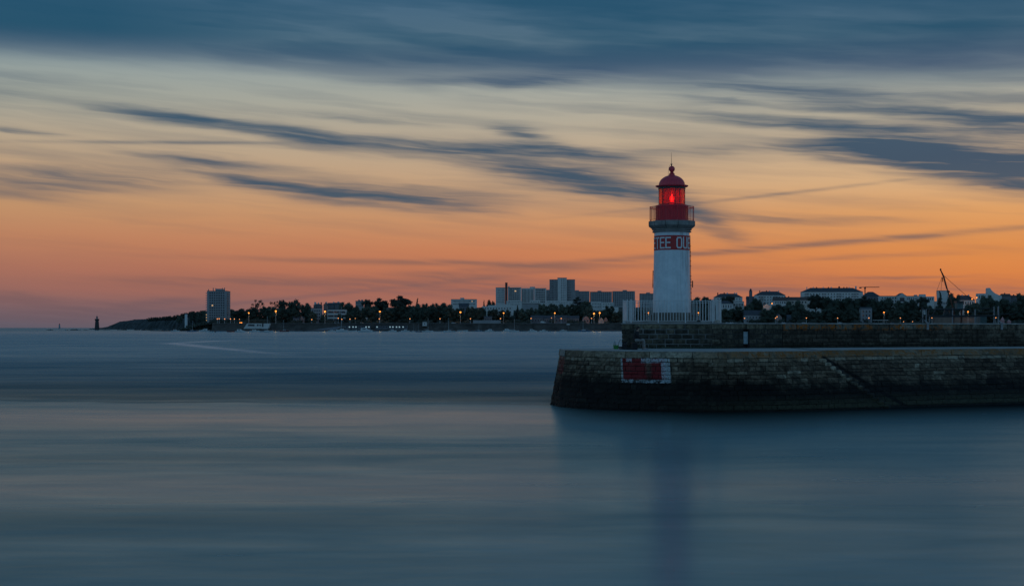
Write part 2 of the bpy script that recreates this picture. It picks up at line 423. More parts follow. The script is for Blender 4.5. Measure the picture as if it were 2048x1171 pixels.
    rb = g.math('MULTIPLY', g.rng(U, 250, 1100, 0, .5), g.rng(g.math('ABSOLUTE', g.math('SUBTRACT', Vq, 425)), 0, 70, 1, 0))
    rb = g.math('MULTIPLY', rb, g.rng(st, .40, .60, 0, 1.0))
    veil = g.math('MULTIPLY', g.rng(st, .48, .74, 0, .20), g.rng(V, 100, 300, .25, 1))
    veil2 = g.math('MULTIPLY', g.rng(st2, .52, .78, 0, .22), g.rng(V, 60, 300, .2, 1))
    dens = g.math('ADD', g.math('ADD', acc, bank), g.math('ADD', g.math('ADD', veil, veil2), rb))
    dens = g.math('SUBTRACT', 1, g.math('EXPONENT', g.math('MULTIPLY', dens, -1.35)))
    dens = g.math('MULTIPLY', dens, 1.12, clamp=True)
    cc = g.ramp(vn, S([(655, '#5f5763'), (600, '#7a5c5e'), (540, '#7e5d57'), (470, '#70605e'), (420, '#4a5866'), (330, '#3a5166'), (240, '#3c566b'), (150, '#41597200'[:7]), (80, '#1e4f6a'), (0, '#23516d'), (-300, '#35587a'), (-1300, '#2c4c6c')]))
    front = g.mix(dens, base, cc)
    fw = g.rng(g.math('ABSOLUTE', az), .7, 1.7, 0, 1, True)
    hi = g.rng(V, 700, 3500, 0, .85)
    f = g.math('MAXIMUM', fw, hi)
    col = g.mix(f, front, back)
    # physical sky (sun just set) adds a little everywhere
    sky = g.n('ShaderNodeTexSky', sky_type='NISHITA'); sky.sun_disc = False
    sky.sun_elevation = R(0.5); sky.sun_rotation = R(32)
    low = g.rng(z, -.02, -.15, 0, 1)
    hs = g.n('ShaderNodeHueSaturation'); hs.inputs['Saturation'].default_value = .99; nt.links.new(col, hs.inputs['Color'])
    col = g.mix(low, hs.outputs[0], lin('#22323e'))
    bg = g.n('ShaderNodeBackground'); nt.links.new(col, bg.inputs[0]); bg.inputs[1].default_value = 1.0
    bg2 = g.n('ShaderNodeBackground'); nt.links.new(sky.outputs[0], bg2.inputs[0]); bg2.inputs[1].default_value = .004
    ad = g.n('ShaderNodeAddShader'); nt.links.new(bg.outputs[0], ad.inputs[0]); nt.links.new(bg2.outputs[0], ad.inputs[1])
    o = g.n('ShaderNodeOutputWorld'); nt.links.new(ad.outputs[0], o.inputs[0])
    try:
        w.cycles.sampling_method = 'MANUAL'; w.cycles.sample_map_resolution = 512
    except Exception: pass
build_world()
sl = bpy.data.lights.new('sun', 'SUN'); sl.energy = .03; sl.angle = R(30); sl.color = (1, .62, .38)
so = bpy.data.objects.new('sun', sl); C.objects.link(so)
sd = Vector((math.sin(R(32)), math.cos(R(32)), math.tan(R(1.5))))
so.rotation_euler = sd.to_track_quat('Z', 'Y').to_euler(); so.location = (30, 60, 40)

# ------------------------------------------------------------------ camera
cam = bpy.data.cameras.new('camera'); co = bpy.data.objects.new('camera', cam); C.objects.link(co)
co.location = (0, 0, CAMH); co.rotation_euler = (R(90), 0, 0)
cam.lens = 50; cam.sensor_width = 36; cam.clip_start = .5; cam.clip_end = 60000
cam.shift_y = (655 - 585.5) / 2048
sc = bpy.context.scene; sc.camera = co
sc.view_settings.view_transform = 'Standard'; sc.view_settings.look = 'None'; sc.view_settings.exposure = 0
sc.render.film_transparent = False
sc.cycles.use_denoising = True
sc.cycles.max_bounces = 6; sc.cycles.transparent_max_bounces = 12

# ------------------------------------------------------------------ water
def build_water():
    mb = MB()
    ys = [-60, 0, 20, 40, 60, 80, 100, 140, 200, 400, 800, 1700, 3500, 9000, 40000]
    for a, b in zip(ys[:-1], ys[1:]):
        wa, wb = 120 + abs(a) * 1.2, 120 + abs(b) * 1.2
        mb.face([(-wa, a, 0), (wa, a, 0), (wb, b, 0), (-wb, b, 0)])
    m, nt = newmat('sea_water'); g = N(nt)
    p = g.geo(); x, y, z = g.sep(p)
    # depth-wise coordinate grows with the logarithm of distance so the swell keeps its spacing
    ly = g.math('LOGARITHM', g.math('MAXIMUM', y, 5), math.e)
    lx = g.math('DIVIDE', x, g.math('MAXIMUM', y, 5))
    q = g.comb(x, y, 0)
    sw = g.noise(g.vm('MULTIPLY', q, (1 / 28, 1 / 9.0, 1)), 1, 5, .6)
    sw2 = g.noise(g.vm('MULTIPLY', q, (1 / 60, 1 / 22.0, 1)), 1, 4, .55, .6)
    fine = g.noise(g.vm('MULTIPLY', q, (1 / 2.6, 1 / 1.1, 1)), 1, 4, .6)
    # breaking-swell trough across the channel, its shading painted into the colour, 84 m out
    trough_y = g.math('ADD', g.rng(x, -40, 3, 83.0, 78.0), g.math('MULTIPLY', g.math('SUBTRACT', g.noise(g.vm('MULTIPLY', q, (1 / 13, 0, 1)), 1, 4, .6), .5), 11))
    dy = g.math('SUBTRACT', y, trough_y)
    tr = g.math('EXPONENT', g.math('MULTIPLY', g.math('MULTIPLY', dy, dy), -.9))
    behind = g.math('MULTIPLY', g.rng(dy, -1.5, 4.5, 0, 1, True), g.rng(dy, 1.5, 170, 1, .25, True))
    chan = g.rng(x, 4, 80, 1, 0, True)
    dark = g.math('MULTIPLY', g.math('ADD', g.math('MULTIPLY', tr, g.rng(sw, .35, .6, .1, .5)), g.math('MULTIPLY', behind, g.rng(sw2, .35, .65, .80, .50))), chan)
    band = g.math('ADD', g.math('MULTIPLY', g.rng(sw2, .35, .65, 0, 1), .45), g.math('ADD', g.math('MULTIPLY', g.rng(sw, .35, .65, 0, 1), .35), g.math('MULTIPLY', g.rng(g.noise(g.vm('MULTIPLY', q, (1 / 7, 1 / 2.6, 1)), 1, 5, .6, .5), .35, .65), .45)))
    band = g.math('ADD', band, g.math('MULTIPLY', g.math('SUBTRACT', g.noise(g.vm('MULTIPLY', q, (1 / 9, 1 / 1.5, 1)), 1, 4, .6, .6), .5), .6))
    band = g.math('MAXIMUM', g.math('MINIMUM', band, 1.25), 0)
    mott = g.noise(g.vm('MULTIPLY', q, (1 / 6.5, 1 / 3.2, 1)), 1, 5, .62, .4)
    h = g.math('ADD', g.math('MULTIPLY', sw, .35), g.math('ADD', g.math('MULTIPLY', mott, .18), g.math('MULTIPLY', fine, .03)))
    bmp = g.n('ShaderNodeBump'); bmp.inputs['Strength'].default_value = .35; bmp.inputs['Distance'].default_value = .35
    nt.links.new(h, bmp.inputs['Height'])
    gl = g.n('ShaderNodeBsdfGlossy'); gl.distribution = 'GGX'
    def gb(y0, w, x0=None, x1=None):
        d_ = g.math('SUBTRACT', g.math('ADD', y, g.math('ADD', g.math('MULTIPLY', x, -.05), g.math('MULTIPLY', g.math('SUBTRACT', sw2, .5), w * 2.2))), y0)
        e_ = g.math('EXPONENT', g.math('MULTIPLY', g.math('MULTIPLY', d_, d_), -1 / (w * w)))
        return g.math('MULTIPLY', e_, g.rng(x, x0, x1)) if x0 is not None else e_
    swell = g.math('ADD', g.math('MULTIPLY', gb(31.5, 2.2, 8, -8), .9), g.math('ADD', g.math('MULTIPLY', gb(47, 2.0, 14, 2), .45), g.math('MULTIPLY', gb(25, 1.6, 4, -10), .5)))  # dark and pale swell bands: wave reflections painted into the water colour
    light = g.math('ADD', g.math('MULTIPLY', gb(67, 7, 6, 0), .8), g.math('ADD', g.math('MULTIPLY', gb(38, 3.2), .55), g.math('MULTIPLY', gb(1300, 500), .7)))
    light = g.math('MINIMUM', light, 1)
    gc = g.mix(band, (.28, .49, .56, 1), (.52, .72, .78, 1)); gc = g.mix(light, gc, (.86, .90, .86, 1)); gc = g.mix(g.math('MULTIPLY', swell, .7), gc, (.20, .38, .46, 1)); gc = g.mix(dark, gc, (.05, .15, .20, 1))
    nt.links.new(gc, gl.inputs['Color']); nt.links.new(bmp.outputs[0], gl.inputs['Normal'])
    g.set(gl.inputs['Roughness'], g.rng(band, 0, 1, .30, .22))
    df = g.n('ShaderNodeBsdfDiffuse')
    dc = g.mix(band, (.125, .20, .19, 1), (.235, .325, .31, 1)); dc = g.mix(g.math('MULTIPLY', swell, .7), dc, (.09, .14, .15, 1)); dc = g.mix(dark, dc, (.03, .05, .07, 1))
    wy = g.rng(x, -93, -30, 387, 206); dv = g.math('DIVIDE', g.math('SUBTRACT', g.math('ADD', y, g.math('MULTIPLY', g.math('SUBTRACT', sw2, .5), 14)), wy), g.rng(x, -93, -30, 9, 4))
    w1 = g.math('MULTIPLY', g.math('EXPONENT', g.math('MULTIPLY', g.math('MULTIPLY', dv, dv), -1)), g.math('MULTIPLY', g.rng(x, -96, -91), g.rng(x, -62, -26, 1, 0, True)))
    dh = g.math('DIVIDE', g.math('SUBTRACT', g.math('ADD', x, g.math('MULTIPLY', g.math('SUBTRACT', sw, .5), 5)), g.rng(y, 380, 505, -92.5, -95)), 2.6)
    w2 = g.math('MULTIPLY', g.math('EXPONENT', g.math('MULTIPLY', g.math('MULTIPLY', dh, dh), -1)), g.math('MULTIPLY', g.rng(y, 376, 392), g.rng(y, 440, 520, 1, 0, True)))
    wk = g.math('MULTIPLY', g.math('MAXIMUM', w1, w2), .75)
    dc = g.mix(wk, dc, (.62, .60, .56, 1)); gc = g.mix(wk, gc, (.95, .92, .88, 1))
    nt.links.new(dc, df.inputs['Color']); nt.links.new(bmp.outputs[0], df.inputs['Normal'])
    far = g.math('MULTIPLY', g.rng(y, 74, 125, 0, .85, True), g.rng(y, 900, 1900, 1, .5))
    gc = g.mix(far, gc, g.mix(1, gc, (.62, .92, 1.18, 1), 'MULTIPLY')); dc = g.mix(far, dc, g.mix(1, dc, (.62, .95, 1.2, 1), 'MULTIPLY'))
    # dark strip at the wall foot: its reflection and shade painted into the water
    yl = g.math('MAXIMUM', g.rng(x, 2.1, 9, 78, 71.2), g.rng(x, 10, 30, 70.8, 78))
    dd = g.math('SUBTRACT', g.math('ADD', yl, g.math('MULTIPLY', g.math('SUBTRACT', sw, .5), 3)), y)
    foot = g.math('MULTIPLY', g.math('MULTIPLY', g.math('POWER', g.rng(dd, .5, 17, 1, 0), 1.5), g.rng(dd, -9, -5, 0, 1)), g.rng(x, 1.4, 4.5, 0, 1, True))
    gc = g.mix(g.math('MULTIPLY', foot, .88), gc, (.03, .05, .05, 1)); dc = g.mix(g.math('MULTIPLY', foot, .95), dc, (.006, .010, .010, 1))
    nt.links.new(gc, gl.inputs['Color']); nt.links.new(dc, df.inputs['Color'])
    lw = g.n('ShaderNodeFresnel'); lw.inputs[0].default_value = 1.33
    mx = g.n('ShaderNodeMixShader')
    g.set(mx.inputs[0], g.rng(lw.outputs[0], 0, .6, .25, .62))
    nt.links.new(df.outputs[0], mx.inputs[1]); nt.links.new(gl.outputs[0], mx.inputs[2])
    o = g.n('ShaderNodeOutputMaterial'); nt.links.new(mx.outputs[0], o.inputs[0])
    w = mb.build('water', m); w['kind'] = 'structure'
build_water()

# ------------------------------------------------------------------ the pier
def lerp(a, b, t): return a + (b - a) * t
class Path:
    def __init__(s, top, bot, zt, zb):
        s.top = [Vector((p[0], p[1])) for p in top]; s.bot = [Vector((p[0], p[1])) for p in bot]; s.zt = zt; s.zb = zb
        s.s = [0]
        for a, b in zip(s.top[:-1], s.top[1:]): s.s.append(s.s[-1] + (b - a).length)
    def P(s, u, z, off=0):
        u = min(max(u, 0), s.s[-1] - 1e-5)
        i = max(k for k in range(len(s.s) - 1) if s.s[k] <= u)
        t = (u - s.s[i]) / (s.s[i + 1] - s.s[i])
        a = lerp(s.top[i], s.top[i + 1], t); b = lerp(s.bot[i], s.bot[i + 1], t)
        d = (s.top[i + 1] - s.top[i]).normalized(); nrm = Vector((d.y, -d.x))
        k = (s.zt - z) / (s.zt - s.zb)
        q = lerp(a, b, k) + nrm * off
        return Vector((q.x, q.y, z))
    def s_of_x(s, x):
        for i in range(1, len(s.top) - 1):
            a, b = s.top[i], s.top[i + 1]
            if a.x <= x <= b.x: return s.s[i] + (x - a.x) / (b.x - a.x) * (s.s[i + 1] - s.s[i])
        return s.s[-1]
def ashlar(mb, path, courses, blen, s0, s1, seed, gap=.012, prot=(.015, .05), tonef=None, right=None, left=None, wob=.012):
    """courses: list of (z0, z1, min_len, max_len, extra_protrusion)"""
    r = random.Random(seed)
    for ci, (z0, z1, l0, l1, ex) in enumerate(courses):
        a = left((z0 + z1) / 2) if left else s0
        e = right(z1) if right else s1
        u = a - (r.random() * l0 if not left else 0)
        while u < e - .05:
            L = r.uniform(l0, l1); u1 = u + L
            if u1 > e - l0 * .4: u1 = e
            ua = max(u, a)
            if u1 - ua > .06:
                pr = r.uniform(*prot) + ex; t = tonef(r, (ua + u1) / 2, (z0 + z1) / 2) if tonef else r.random()
                ga = gap * r.uniform(.7, 1.6); sm = min(.03, (z1 - z0) * .18)
                nx = 2 if u1 - ua < .8 else 4
                us = [lerp(ua + ga, u1 - ga, k / nx) for k in range(nx + 1)]
                zs = [z0 + ga, (z0 + z1) / 2, z1 - ga]
                grid = []
                for zi, zz in enumerate(zs):
                    row = []
                    for k, uu in enumerate(us):
                        edge_ = k in (0, nx) or zi in (0, 2)
                        of = pr - (sm * .8 if edge_ else 0) + r.uniform(-wob, wob)
                        u2 = uu + r.uniform(-wob, wob) * .6; z2 = zz + (r.uniform(-wob, wob) * .5 if zi != 1 else 0)
                        row.append((path.P(u2, z2, of), (u2, z2)))
                    grid.append(row)
                for zi in range(2):
                    for k in range(nx):
                        q = [grid[zi][k], grid[zi][k + 1], grid[zi + 1][k + 1], grid[zi + 1][k]]
                        mb.face([w[0] for w in q], t, [w[1] for w in q])
                # sides back to the wall
                ring = [grid[0][k] for k in range(nx + 1)] + [grid[1][nx]] + [grid[2][k] for k in range(nx, -1, -1)] + [grid[1][0]]
                for k in range(len(ring)):
                    A, B = ring[k], ring[(k + 1) % len(ring)]
                    a2 = path.P(A[1][0], A[1][1], -.06); b2 = path.P(B[1][0], B[1][1], -.06)
                    mb.face([A[0], a2, b2, B[0]], t * .6, [A[1], A[1], B[1], B[1]])
            u = u1
def backing(mb, path, s0, s1, z0, z1, off=0, step=.6):
    n = max(1, int((s1 - s0) / step))
    for k in range(n):
        a, b = lerp(s0, s1, k / n), lerp(s0, s1, (k + 1) / n)
        mb.face([path.P(a, z0, off), path.P(b, z0, off), path.P(b, z1, off), path.P(a, z1, off)])

ZD = 3.0
tpx = [(1121, 697.0), (1131, 698.6), (1165, 699.8), (1240, 701.0), (1330, 701.7), (1440, 702.2), (1540, 701.4), (1640, 700.2), (1780, 698.6), (1920, 697.4), (2060, 696.4)]
bpx = [(1101, 808), (1118, 813), (1158, 817), (1236, 820.5), (1328, 823), (1440, 824), (1545, 823), (1645, 820.5), (1785, 816.0), (1925, 811.5), (2066, 808)]
top = [onplane(a, b, ZD) for a, b in tpx]; bot = [onplane(a, b, 0) for a, b in bpx]
dt = (top[-1] - top[-2]).normalized()
top.append(top[-1] + dt * 40); bot.append(bot[-1] + dt * 40)
PA = Path(top, bot, ZD, 0)
setb = 1.15
def offs(pts, d):
    out = []
    for i, p in enumerate(pts):
        a = pts[max(i - 1, 0)]; b = pts[min(i + 1, len(pts) - 1)]
        t = Vector((b.x - a.x, b.y - a.y)).normalized(); out.append(Vector((p.x - t.y * d, p.y + t.x * d, 0)))
    return out
s_st0 = PA.s_of_x(16.35); s_st1 = PA.s_of_x(20.75)
PB = Path(offs(top, setb), offs(bot, setb - .45), ZD, 0)
def diag(z): return lerp(s_st1, s_st0, min(max(z / 2.72, 0), 1.1))
def diagB(z): return PB.s_of_x(PA.P(diag(z), z).x)

pier = thing('stone_pier', 'long weathered granite jetty with faded red and white mark, carrying the red-topped lighthouse', 'pier')
def ztone(r, u, z):
    base = .22 + .5 * r.random() + .12 * math.sin(u * .7 + z)
    if z > 2.5: base = .62 + .33 * r.random()
    if r.random() < .12: base += .25
    if u > 15 and z < 2.5: base -= .14
    return min(max(base, 0), 1)
cs = []; z = 2.64
cs.append((2.64, 2.985, 1.1, 2.6, .03))
rr = random.Random(3)
while z > -.25:
    hgt = rr.uniform(.17, .29); z0 = z - hgt
    cs.append((z0, z, .28, rr.uniform(.7, 1.2), 0)); z = z0
mb = MB()
ashlar(mb, PA, cs, None, 0, s_st1, 11, tonef=ztone, right=lambda z: diag(z) if z < 2.97 else s_st0 + .1, wob=.02)
# rough stepped stones on the raking edge of the stair wall
rr = random.Random(5)
for i in range(15):
    z1 = 2.75 - i * .2; u = diag(z1) - .08
    A = PA.P(u - .15, z1); Nn = (PA.P(u, z1, 1) - PA.P(u, z1, 0))
    ux = Vector((-Nn.y, Nn.x, 0)); 
    c = A + ux * (-.02 + rr.uniform(-.05, .05)) - Nn * .03 + Vector((0, 0, -.10))
    mm = Matrix.Translation(c) @ Matrix.Rotation(math.atan2(ux.y, ux.x) + rr.uniform(-.1, .1), 4, 'Z') @ Matrix.Rotation(rr.uniform(-.1, .16), 4, 'Y')
    sp = MB(); sp.sphere((0, 0, 0), (1, 1, 1), 14, 9); sx = rr.uniform(.19, .27)
    mb.mesh([mm @ Vector((math.copysign(abs(v[0]) ** .55, v[0]) * sx, math.copysign(abs(v[1]) ** .6, v[1]) * .2, math.copysign(abs(v[2]) ** .6, v[2]) * .125)) for v in sp.v], sp.f, .85 + .15 * rr.random())
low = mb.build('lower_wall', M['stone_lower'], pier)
mb = MB()
ashlar(mb, PB, [(a, b, l0 * 1.05, l1 * 1.1, e) for a, b, l0, l1, e in cs], None, diagB(2.9), PB.s[-1] - 14, 21, tonef=ztone, left=lambda z: diagB(z) - .3, wob=.02)
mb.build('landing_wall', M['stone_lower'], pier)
mb = MB()
backing(mb, PA, 0, s_st0, -1.2, ZD - .02, -.045)
r2 = 24
for k in range(r2):   # raking piece behind the stair wall
    za, zb = lerp(-.3, 2.75, k / r2), lerp(-.3, 2.75, (k + 1) / r2)
    mb.face([PA.P(s_st0 - .01, za, -.045), PA.P(diag(za) - .12, za, -.045), PA.P(diag(zb) - .12, zb, -.045), PA.P(s_st0 - .01, zb, -.045)])
    mb.face([PA.P(diag(za) - .12, za, -.045), PA.P(diag(za) - .12, za, -.42), PA.P(diag(zb) - .12, zb, -.42), PA.P(diag(zb) - .12, zb)])
backing(mb, PB, PB.s_of_x(16.0), PB.s[-1], -1.2, ZD - .02, -.045)
# hidden seaward sides
e0, e1 = PA.P(0, ZD - .02), PA.P(0, -1.2)
rear = [Vector((6.05, 82.9, 0)), Vector((6.6, 92, 0)), Vector((16, 96, 0)), Vector((40, 106, 0)), Vector((75, 120, 0))]
prev = (e0, e1)
for q in rear:
    cur = (Vector((q.x, q.y, ZD - .02)), Vector((q.x, q.y + .4, -1.2))); mb.face([prev[0], prev[1], cur[1], cur[0]]); prev = cur
mb.build('wall_core', M['mortar_dark'], pier)
# stair treads between the two walls
mb = MB()
for i in range(16):
    z1 = 2.55 - i * .2
    ua, ub = diag(z1 + .35), diag(z1 - .05) + .5
    a = PA.P(ua, z1, -.38); b = PA.P(ub, z1, -.38); c = PB.P(PB.s_of_x(b.x), z1, .02); d = PB.P(PB.s_of_x(a.x), z1, .02)
    lo = [Vector((v.x, v.y, z1 - .25)) for v in (a, b, c, d)]
    mb.mesh([a, b, c, d] + lo, [(0, 1, 2, 3), (4, 5, 1, 0), (5, 6, 2, 1), (6, 7, 3, 2), (7, 4, 0, 3)], .3)
mb.build('stairs', M['mortar_mid'], pier)
# deck: follows the coping edge, ends at the stair well and at the landing wall beyond it
mb = MB()
edge = [PA.P(u, ZD, .045) for u in [0] + [s for s in PA.s[1:] if s < s_st0 - .1] + [s_st0 + .1]]
eb = [PB.P(u, ZD, .045) for u in [PB.s_of_x(16.2)] + [s for s in PB.s if s > PB.s_of_x(16.2)]]
poly = edge + eb
pp = [(6.05, 82.9), (6.5, 86), (12, 88), (34, 96), (75, 113)]
path_all = [Vector((q[0], q[1], ZD)) for q in pp]
n = len(poly)
for i in range(n - 1):
    fa, fb = i / (n - 1), (i + 1) / (n - 1)
    def rr_(x): 
        for a, b in zip(path_all[:-1], path_all[1:]):
            if a.x <= x <= b.x: return lerp(a, b, (x - a.x) / (b.x - a.x))
        return path_all[0] if x < path_all[0].x else path_all[-1]
    A, B = poly[i], poly[i + 1]
    Ra = rr_(A.x + .5) if A.x > 5.6 else lerp(poly[0], path_all[0], max(0, min(1, (A.x - 2.7) / 3.3)))
    Rb = rr_(B.x + .5) if B.x > 5.6 else lerp(poly[0], path_all[0], max(0, min(1, (B.x - 2.7) / 3.3)))
    mb.face([A, B, Rb, Ra])
    dz = Vector((0, 0, .03)); mb.face([A - dz, B - dz, B, A])
mb.build('deck', M['concrete'], pier)

# plinth block under the lighthouse
T = Vector((9.62, 85.6, 0)); rad = Vector((T.x, T.y, 0)).normalized(); lat = Vector((rad.y, -rad.x, 0))
ZP = 4.43
def L2W(a, b): return T + lat * a + rad * b
f0, f1 = L2W(-2.9, -3.1), L2W(2.9, -3.1)
g0 = L2W(-2.9, 3.4); g1 = L2W(2.9, 3.4)
PL = Path([g0, f0, f1, g1], [g0, f0, f1, g1], ZP, ZD)
sF0 = PL.s[1]; sF1 = PL.s[2]
mb = MB()
def btone(r, u, z):
    if z > 4.0: return .72 + .25 * r.random()
    return .15 + .5 * r.random()
bc = [(4.11, ZP - .01, .9, 1.6, .015)] + [(4.11 - .285 * (k + 1), 4.11 - .285 * k, .45, .8, 0) for k in range(4)]
ashlar(mb, PL, bc, None, 0.0, PL.s[-1], 31, gap=.02, prot=(.0, .015), tonef=btone, wob=.004)
mb.build('plinth_wall', M['stone_block'], pier)
mb = MB(); backing(mb, PL, 0, PL.s[-1], ZD - .1, ZP - .01, -.026, 1)
mb.build('plinth_joints', M['mortar_pale'], pier)
mb = MB()
mt = Matrix.Translation(T) @ Matrix.Rotation(math.atan2(lat.y, lat.x), 4, 'Z')
mb.box(-2.95, 2.95, -3.15, 3.4, ZP - .01, ZP + .045, mat=mt)
mb.box(-2.6, 2.6, -2.85, 3.1, ZP + .046, ZP + .12, mat=mt)
mb.build('plinth_slab', M['concrete'], pier)

# parapet: first stretch with the niche, then the older stretch
p0 = L2W(2.88, -2.75); p1 = Vector((16.2, 85.1, 0)); p2 = Vector((33.2, 91.6, 0)); p3 = Vector((78, 109, 0))
ZC = 4.44
def seg_px(px, a, b):  # distance along a-b seen at px
    u = (px - 1024) / F; d = b - a
    t = (u * a.y - a.x) / (d.x - u * d.y); return t * d.length
sN0, sN1 = seg_px(1487, p0, p1), seg_px(1499, p0, p1)
PP = Path([p0, p1], [p0, p1], ZC, ZD)
Ltot = (p1 - p0).length
mb = MB()
pc = [(4.11, ZC - .012, .8, 1.5, .01)] + [(4.11 - .285 * (k + 1), 4.11 - .285 * k, .45, .8, 0) for k in range(4)]
ashlar(mb, PP, pc[:1], None, 0, Ltot, 41, gap=.016, prot=(.0, .015), tonef=btone, wob=.004)
ashlar(mb, PP, pc[1:], None, 0, sN0, 42, gap=.02, prot=(.0, .015), tonef=btone, wob=.004)
ashlar(mb, PP, pc[1:], None, sN1, Ltot, 43, gap=.02, prot=(.0, .015), tonef=btone, wob=.004, left=lambda z: sN1)
mb.build('parapet_wall', M['stone_block'], pier)
mb = MB()
backing(mb, PP, 0, sN0, ZD - .1, ZC - .01, -.026, 1); backing(mb, PP, sN1, Ltot, ZD - .1, ZC - .01, -.026, 1)
backing(mb, PP, sN0, sN1, 4.11, ZC - .01, -.026, 1); backing(mb, PP, sN0, sN1, ZD - .1, 4.11, -.32, 1)
for ss in (sN0, sN1): mb.face([PP.P(ss, ZD - .1), PP.P(ss, ZD - .1, -.32), PP.P(ss, 4.11, -.32), PP.P(ss, 4.11)])
mb.build('parapet_joints', M['mortar_mid'], pier)
# niche door
dA, dB = PP.P(sN0 + .02, 3.25, -.12), PP.P(sN1 - .02, 3.25, -.12)
mb = MB(); dd = (dB - dA).normalized(); nn = Vector((dd.y, -dd.x, 0))
mb.mesh([dA, dB, dB + Vector((0, 0, .72)), dA + Vector((0, 0, .72)), dA - nn * .05, dB - nn * .05, dB - nn * .05 + Vector((0, 0, .72)), dA - nn * .05 + Vector((0, 0, .72))],
        [(0, 1, 2, 3), (1, 5, 6, 2), (4, 0, 3, 7), (3, 2, 6, 7), (0, 4, 5, 1)])
mb.build('niche_door', simple('niche_door', (.27, .36, .40), .6, var=.3, scale=5), pier)
PQ = Path([p1, p2, p3], [p1, p2, p3], ZC, ZD)
mb = MB()
def qtone(r, u, z):
    if z > 4.0: return .68 + .3 * r.random()
    b = .22 + .42 * r.random()
    return b * (1 if u > 6 else .75)
qc = [(4.10, ZC - .012, .75, 1.5, .03), (3.83, 4.10, .6, 1.3, 0), (3.56, 3.83, .6, 1.3, 0), (3.30, 3.56, .6, 1.3, 0), (3.13, 3.30, .6, 1.3, 0), (2.98, 3.13, .8, 1.6, 0)]
ashlar(mb, PQ, qc, None, 0, PQ.s[-1], 51, gap=.014, prot=(.01, .04), tonef=qtone, wob=.01)
mb.build('older_parapet_wall', M['stone_parapet'], pier)
mb = MB(); backing(mb, PQ, 0, PQ.s[-1], ZD - .1, ZC - .01, -.045, 2)
mb.build('older_parapet_joints', M['mortar_dark'], pier)
# coping strip, its lit edge put into a pale colour, and the solid behind
mb = MB()
for P_, u0, u1 in ((PP, 0, Ltot), (PQ, 0, PQ.s[-1] - .01)):
    n = max(1, int((u1 - u0) / 3))
    for k in range(n):
        a, b = lerp(u0, u1, k / n) + (.004 if k else 0), lerp(u0, u1, (k + 1) / n)
        q = [P_.P(a, ZC - .010, .07), P_.P(b, ZC - .010, .07), P_.P(b, ZC - .010, -.9), P_.P(a, ZC - .010, -.9)]
        up = Vector((0, 0, .045))
        mb.mesh(q + [v + up for v in q], [(0, 1, 5, 4), (4, 5, 6, 7), (2, 3, 7, 6), (0, 3, 2, 1), (1, 2, 6, 5), (3, 0, 4, 7)])
mb.build('parapet_coping', M['coping_pale'], pier)
mb = MB()
for P_, u0, u1 in ((PP, 0, Ltot), (PQ, 0, PQ.s[-1] - .01)):
    mb.face([P_.P(u1, -1, -.9), P_.P(u0, -1, -.9), P_.P(u0, ZC - .012, -.9), P_.P(u1, ZC - .012, -.9)])
mb.build('parapet_back', M['mortar_mid'], pier)
# tufts of weed at the foot of the block
mb = MB(); rr = random.Random(8)
for k in range(520):
    a = rr.uniform(-.6, 2.85) if rr.random() < .8 else rr.uniform(-2, 2.85); b = -3.12 - abs(rr.gauss(0, .05)); base = L2W(a, b); base.z = ZD
    hgt = rr.uniform(.05, .17); w = rr.uniform(.01, .03); lean = Vector((rr.uniform(-.06, .06), rr.uniform(-.05, .0), 0))
    mb.face([base - lat * w, base + lat * w, base + lean + Vector((0, 0, hgt))], rr.random())
wd = mb.build('weeds', M['foliage']); wd['kind'] = 'stuff'; wd['label'] = 'dark green weeds growing at the foot of the plinth wall'; wd['category'] = 'weeds'

# iron stains on the parapet: brackets and pipe that carry the fishing platform come later

# ------------------------------------------------------------------ lighthouse
lh = thing('lighthouse', 'white round lighthouse tower with red lit lantern on the pier head', 'lighthouse', T)
# everything below in local coordinates round the tower axis, z is world height
def lz(py): return CAMH + (655 - py) * 85.6 / F
mb = MB(); mb.lathe([(1.38, 4.56), (1.38, 4.74), (1.33, 4.78), (1.33, 4.86)], 64)
mb.lathe([(1.33, 4.86), (1.24, 4.865), (1.235, 4.98), (1.19, 5.02), (1.18, 5.10), (1.1, 5.10)], 64)
mb.lathe([(1.72, ZP + .125), (1.72, 4.60), (1.36, 4.602)], 64)
o = mb.build('plinth', M['granite_plinth'], lh); smooth_angle(o)
mb = MB()
mb.lathe([(lerp(1.135, 1.072, k / 20), lerp(5.10, 8.83, k / 20)) for k in range(21)], 96)
mb.lathe([(1.060, 9.70), (1.056, 9.92)], 96)
o = mb.build('tower_shaft', M['tower_white'], lh); smooth_angle(o)
mb = MB(); mb.lathe([(1.076, 8.828), (1.064, 9.702)], 96)
band = mb.build('name_band', M['red_band'], lh); smooth_angle(band)
# lettering wrapped round the band: strokes as thin raised strips
def stroke_rects(ch):
    # unit cell width 1, height 1, stroke t  -> list of polylines
    return {'J': [[(.15, .18), (.3, .04), (.75, .04), (.92, .2), (.92, .96)], [(.6, .96), (.92, .96)]],
            'E': [[(.95, .04), (.08, .04), (.08, .96), (.95, .96)], [(.08, .52), (.85, .52)]],
            'T': [[(.03, .96), (.97, .96)], [(.5, .96), (.5, .0)]],
            'O': [[(.22, .04), (.78, .04), (.95, .18), (.95, .82), (.78, .96), (.22, .96), (.05, .82), (.05, .18), (.22, .04)]],
            'U': [[(.05, 1), (.05, .18), (.22, .04), (.78, .04), (.95, .18), (.95, 1)]],
            'S': [[(.05, .16), (.2, .04), (.8, .04), (.95, .16), (.95, .4), (.8, .52), (.2, .52), (.05, .64), (.05, .84), (.2, .96), (.8, .96), (.95, .84)]]}[ch]
M['letter_white'] = simple('letter_white', (.66, .68, .68), .6, var=.12, scale=6)
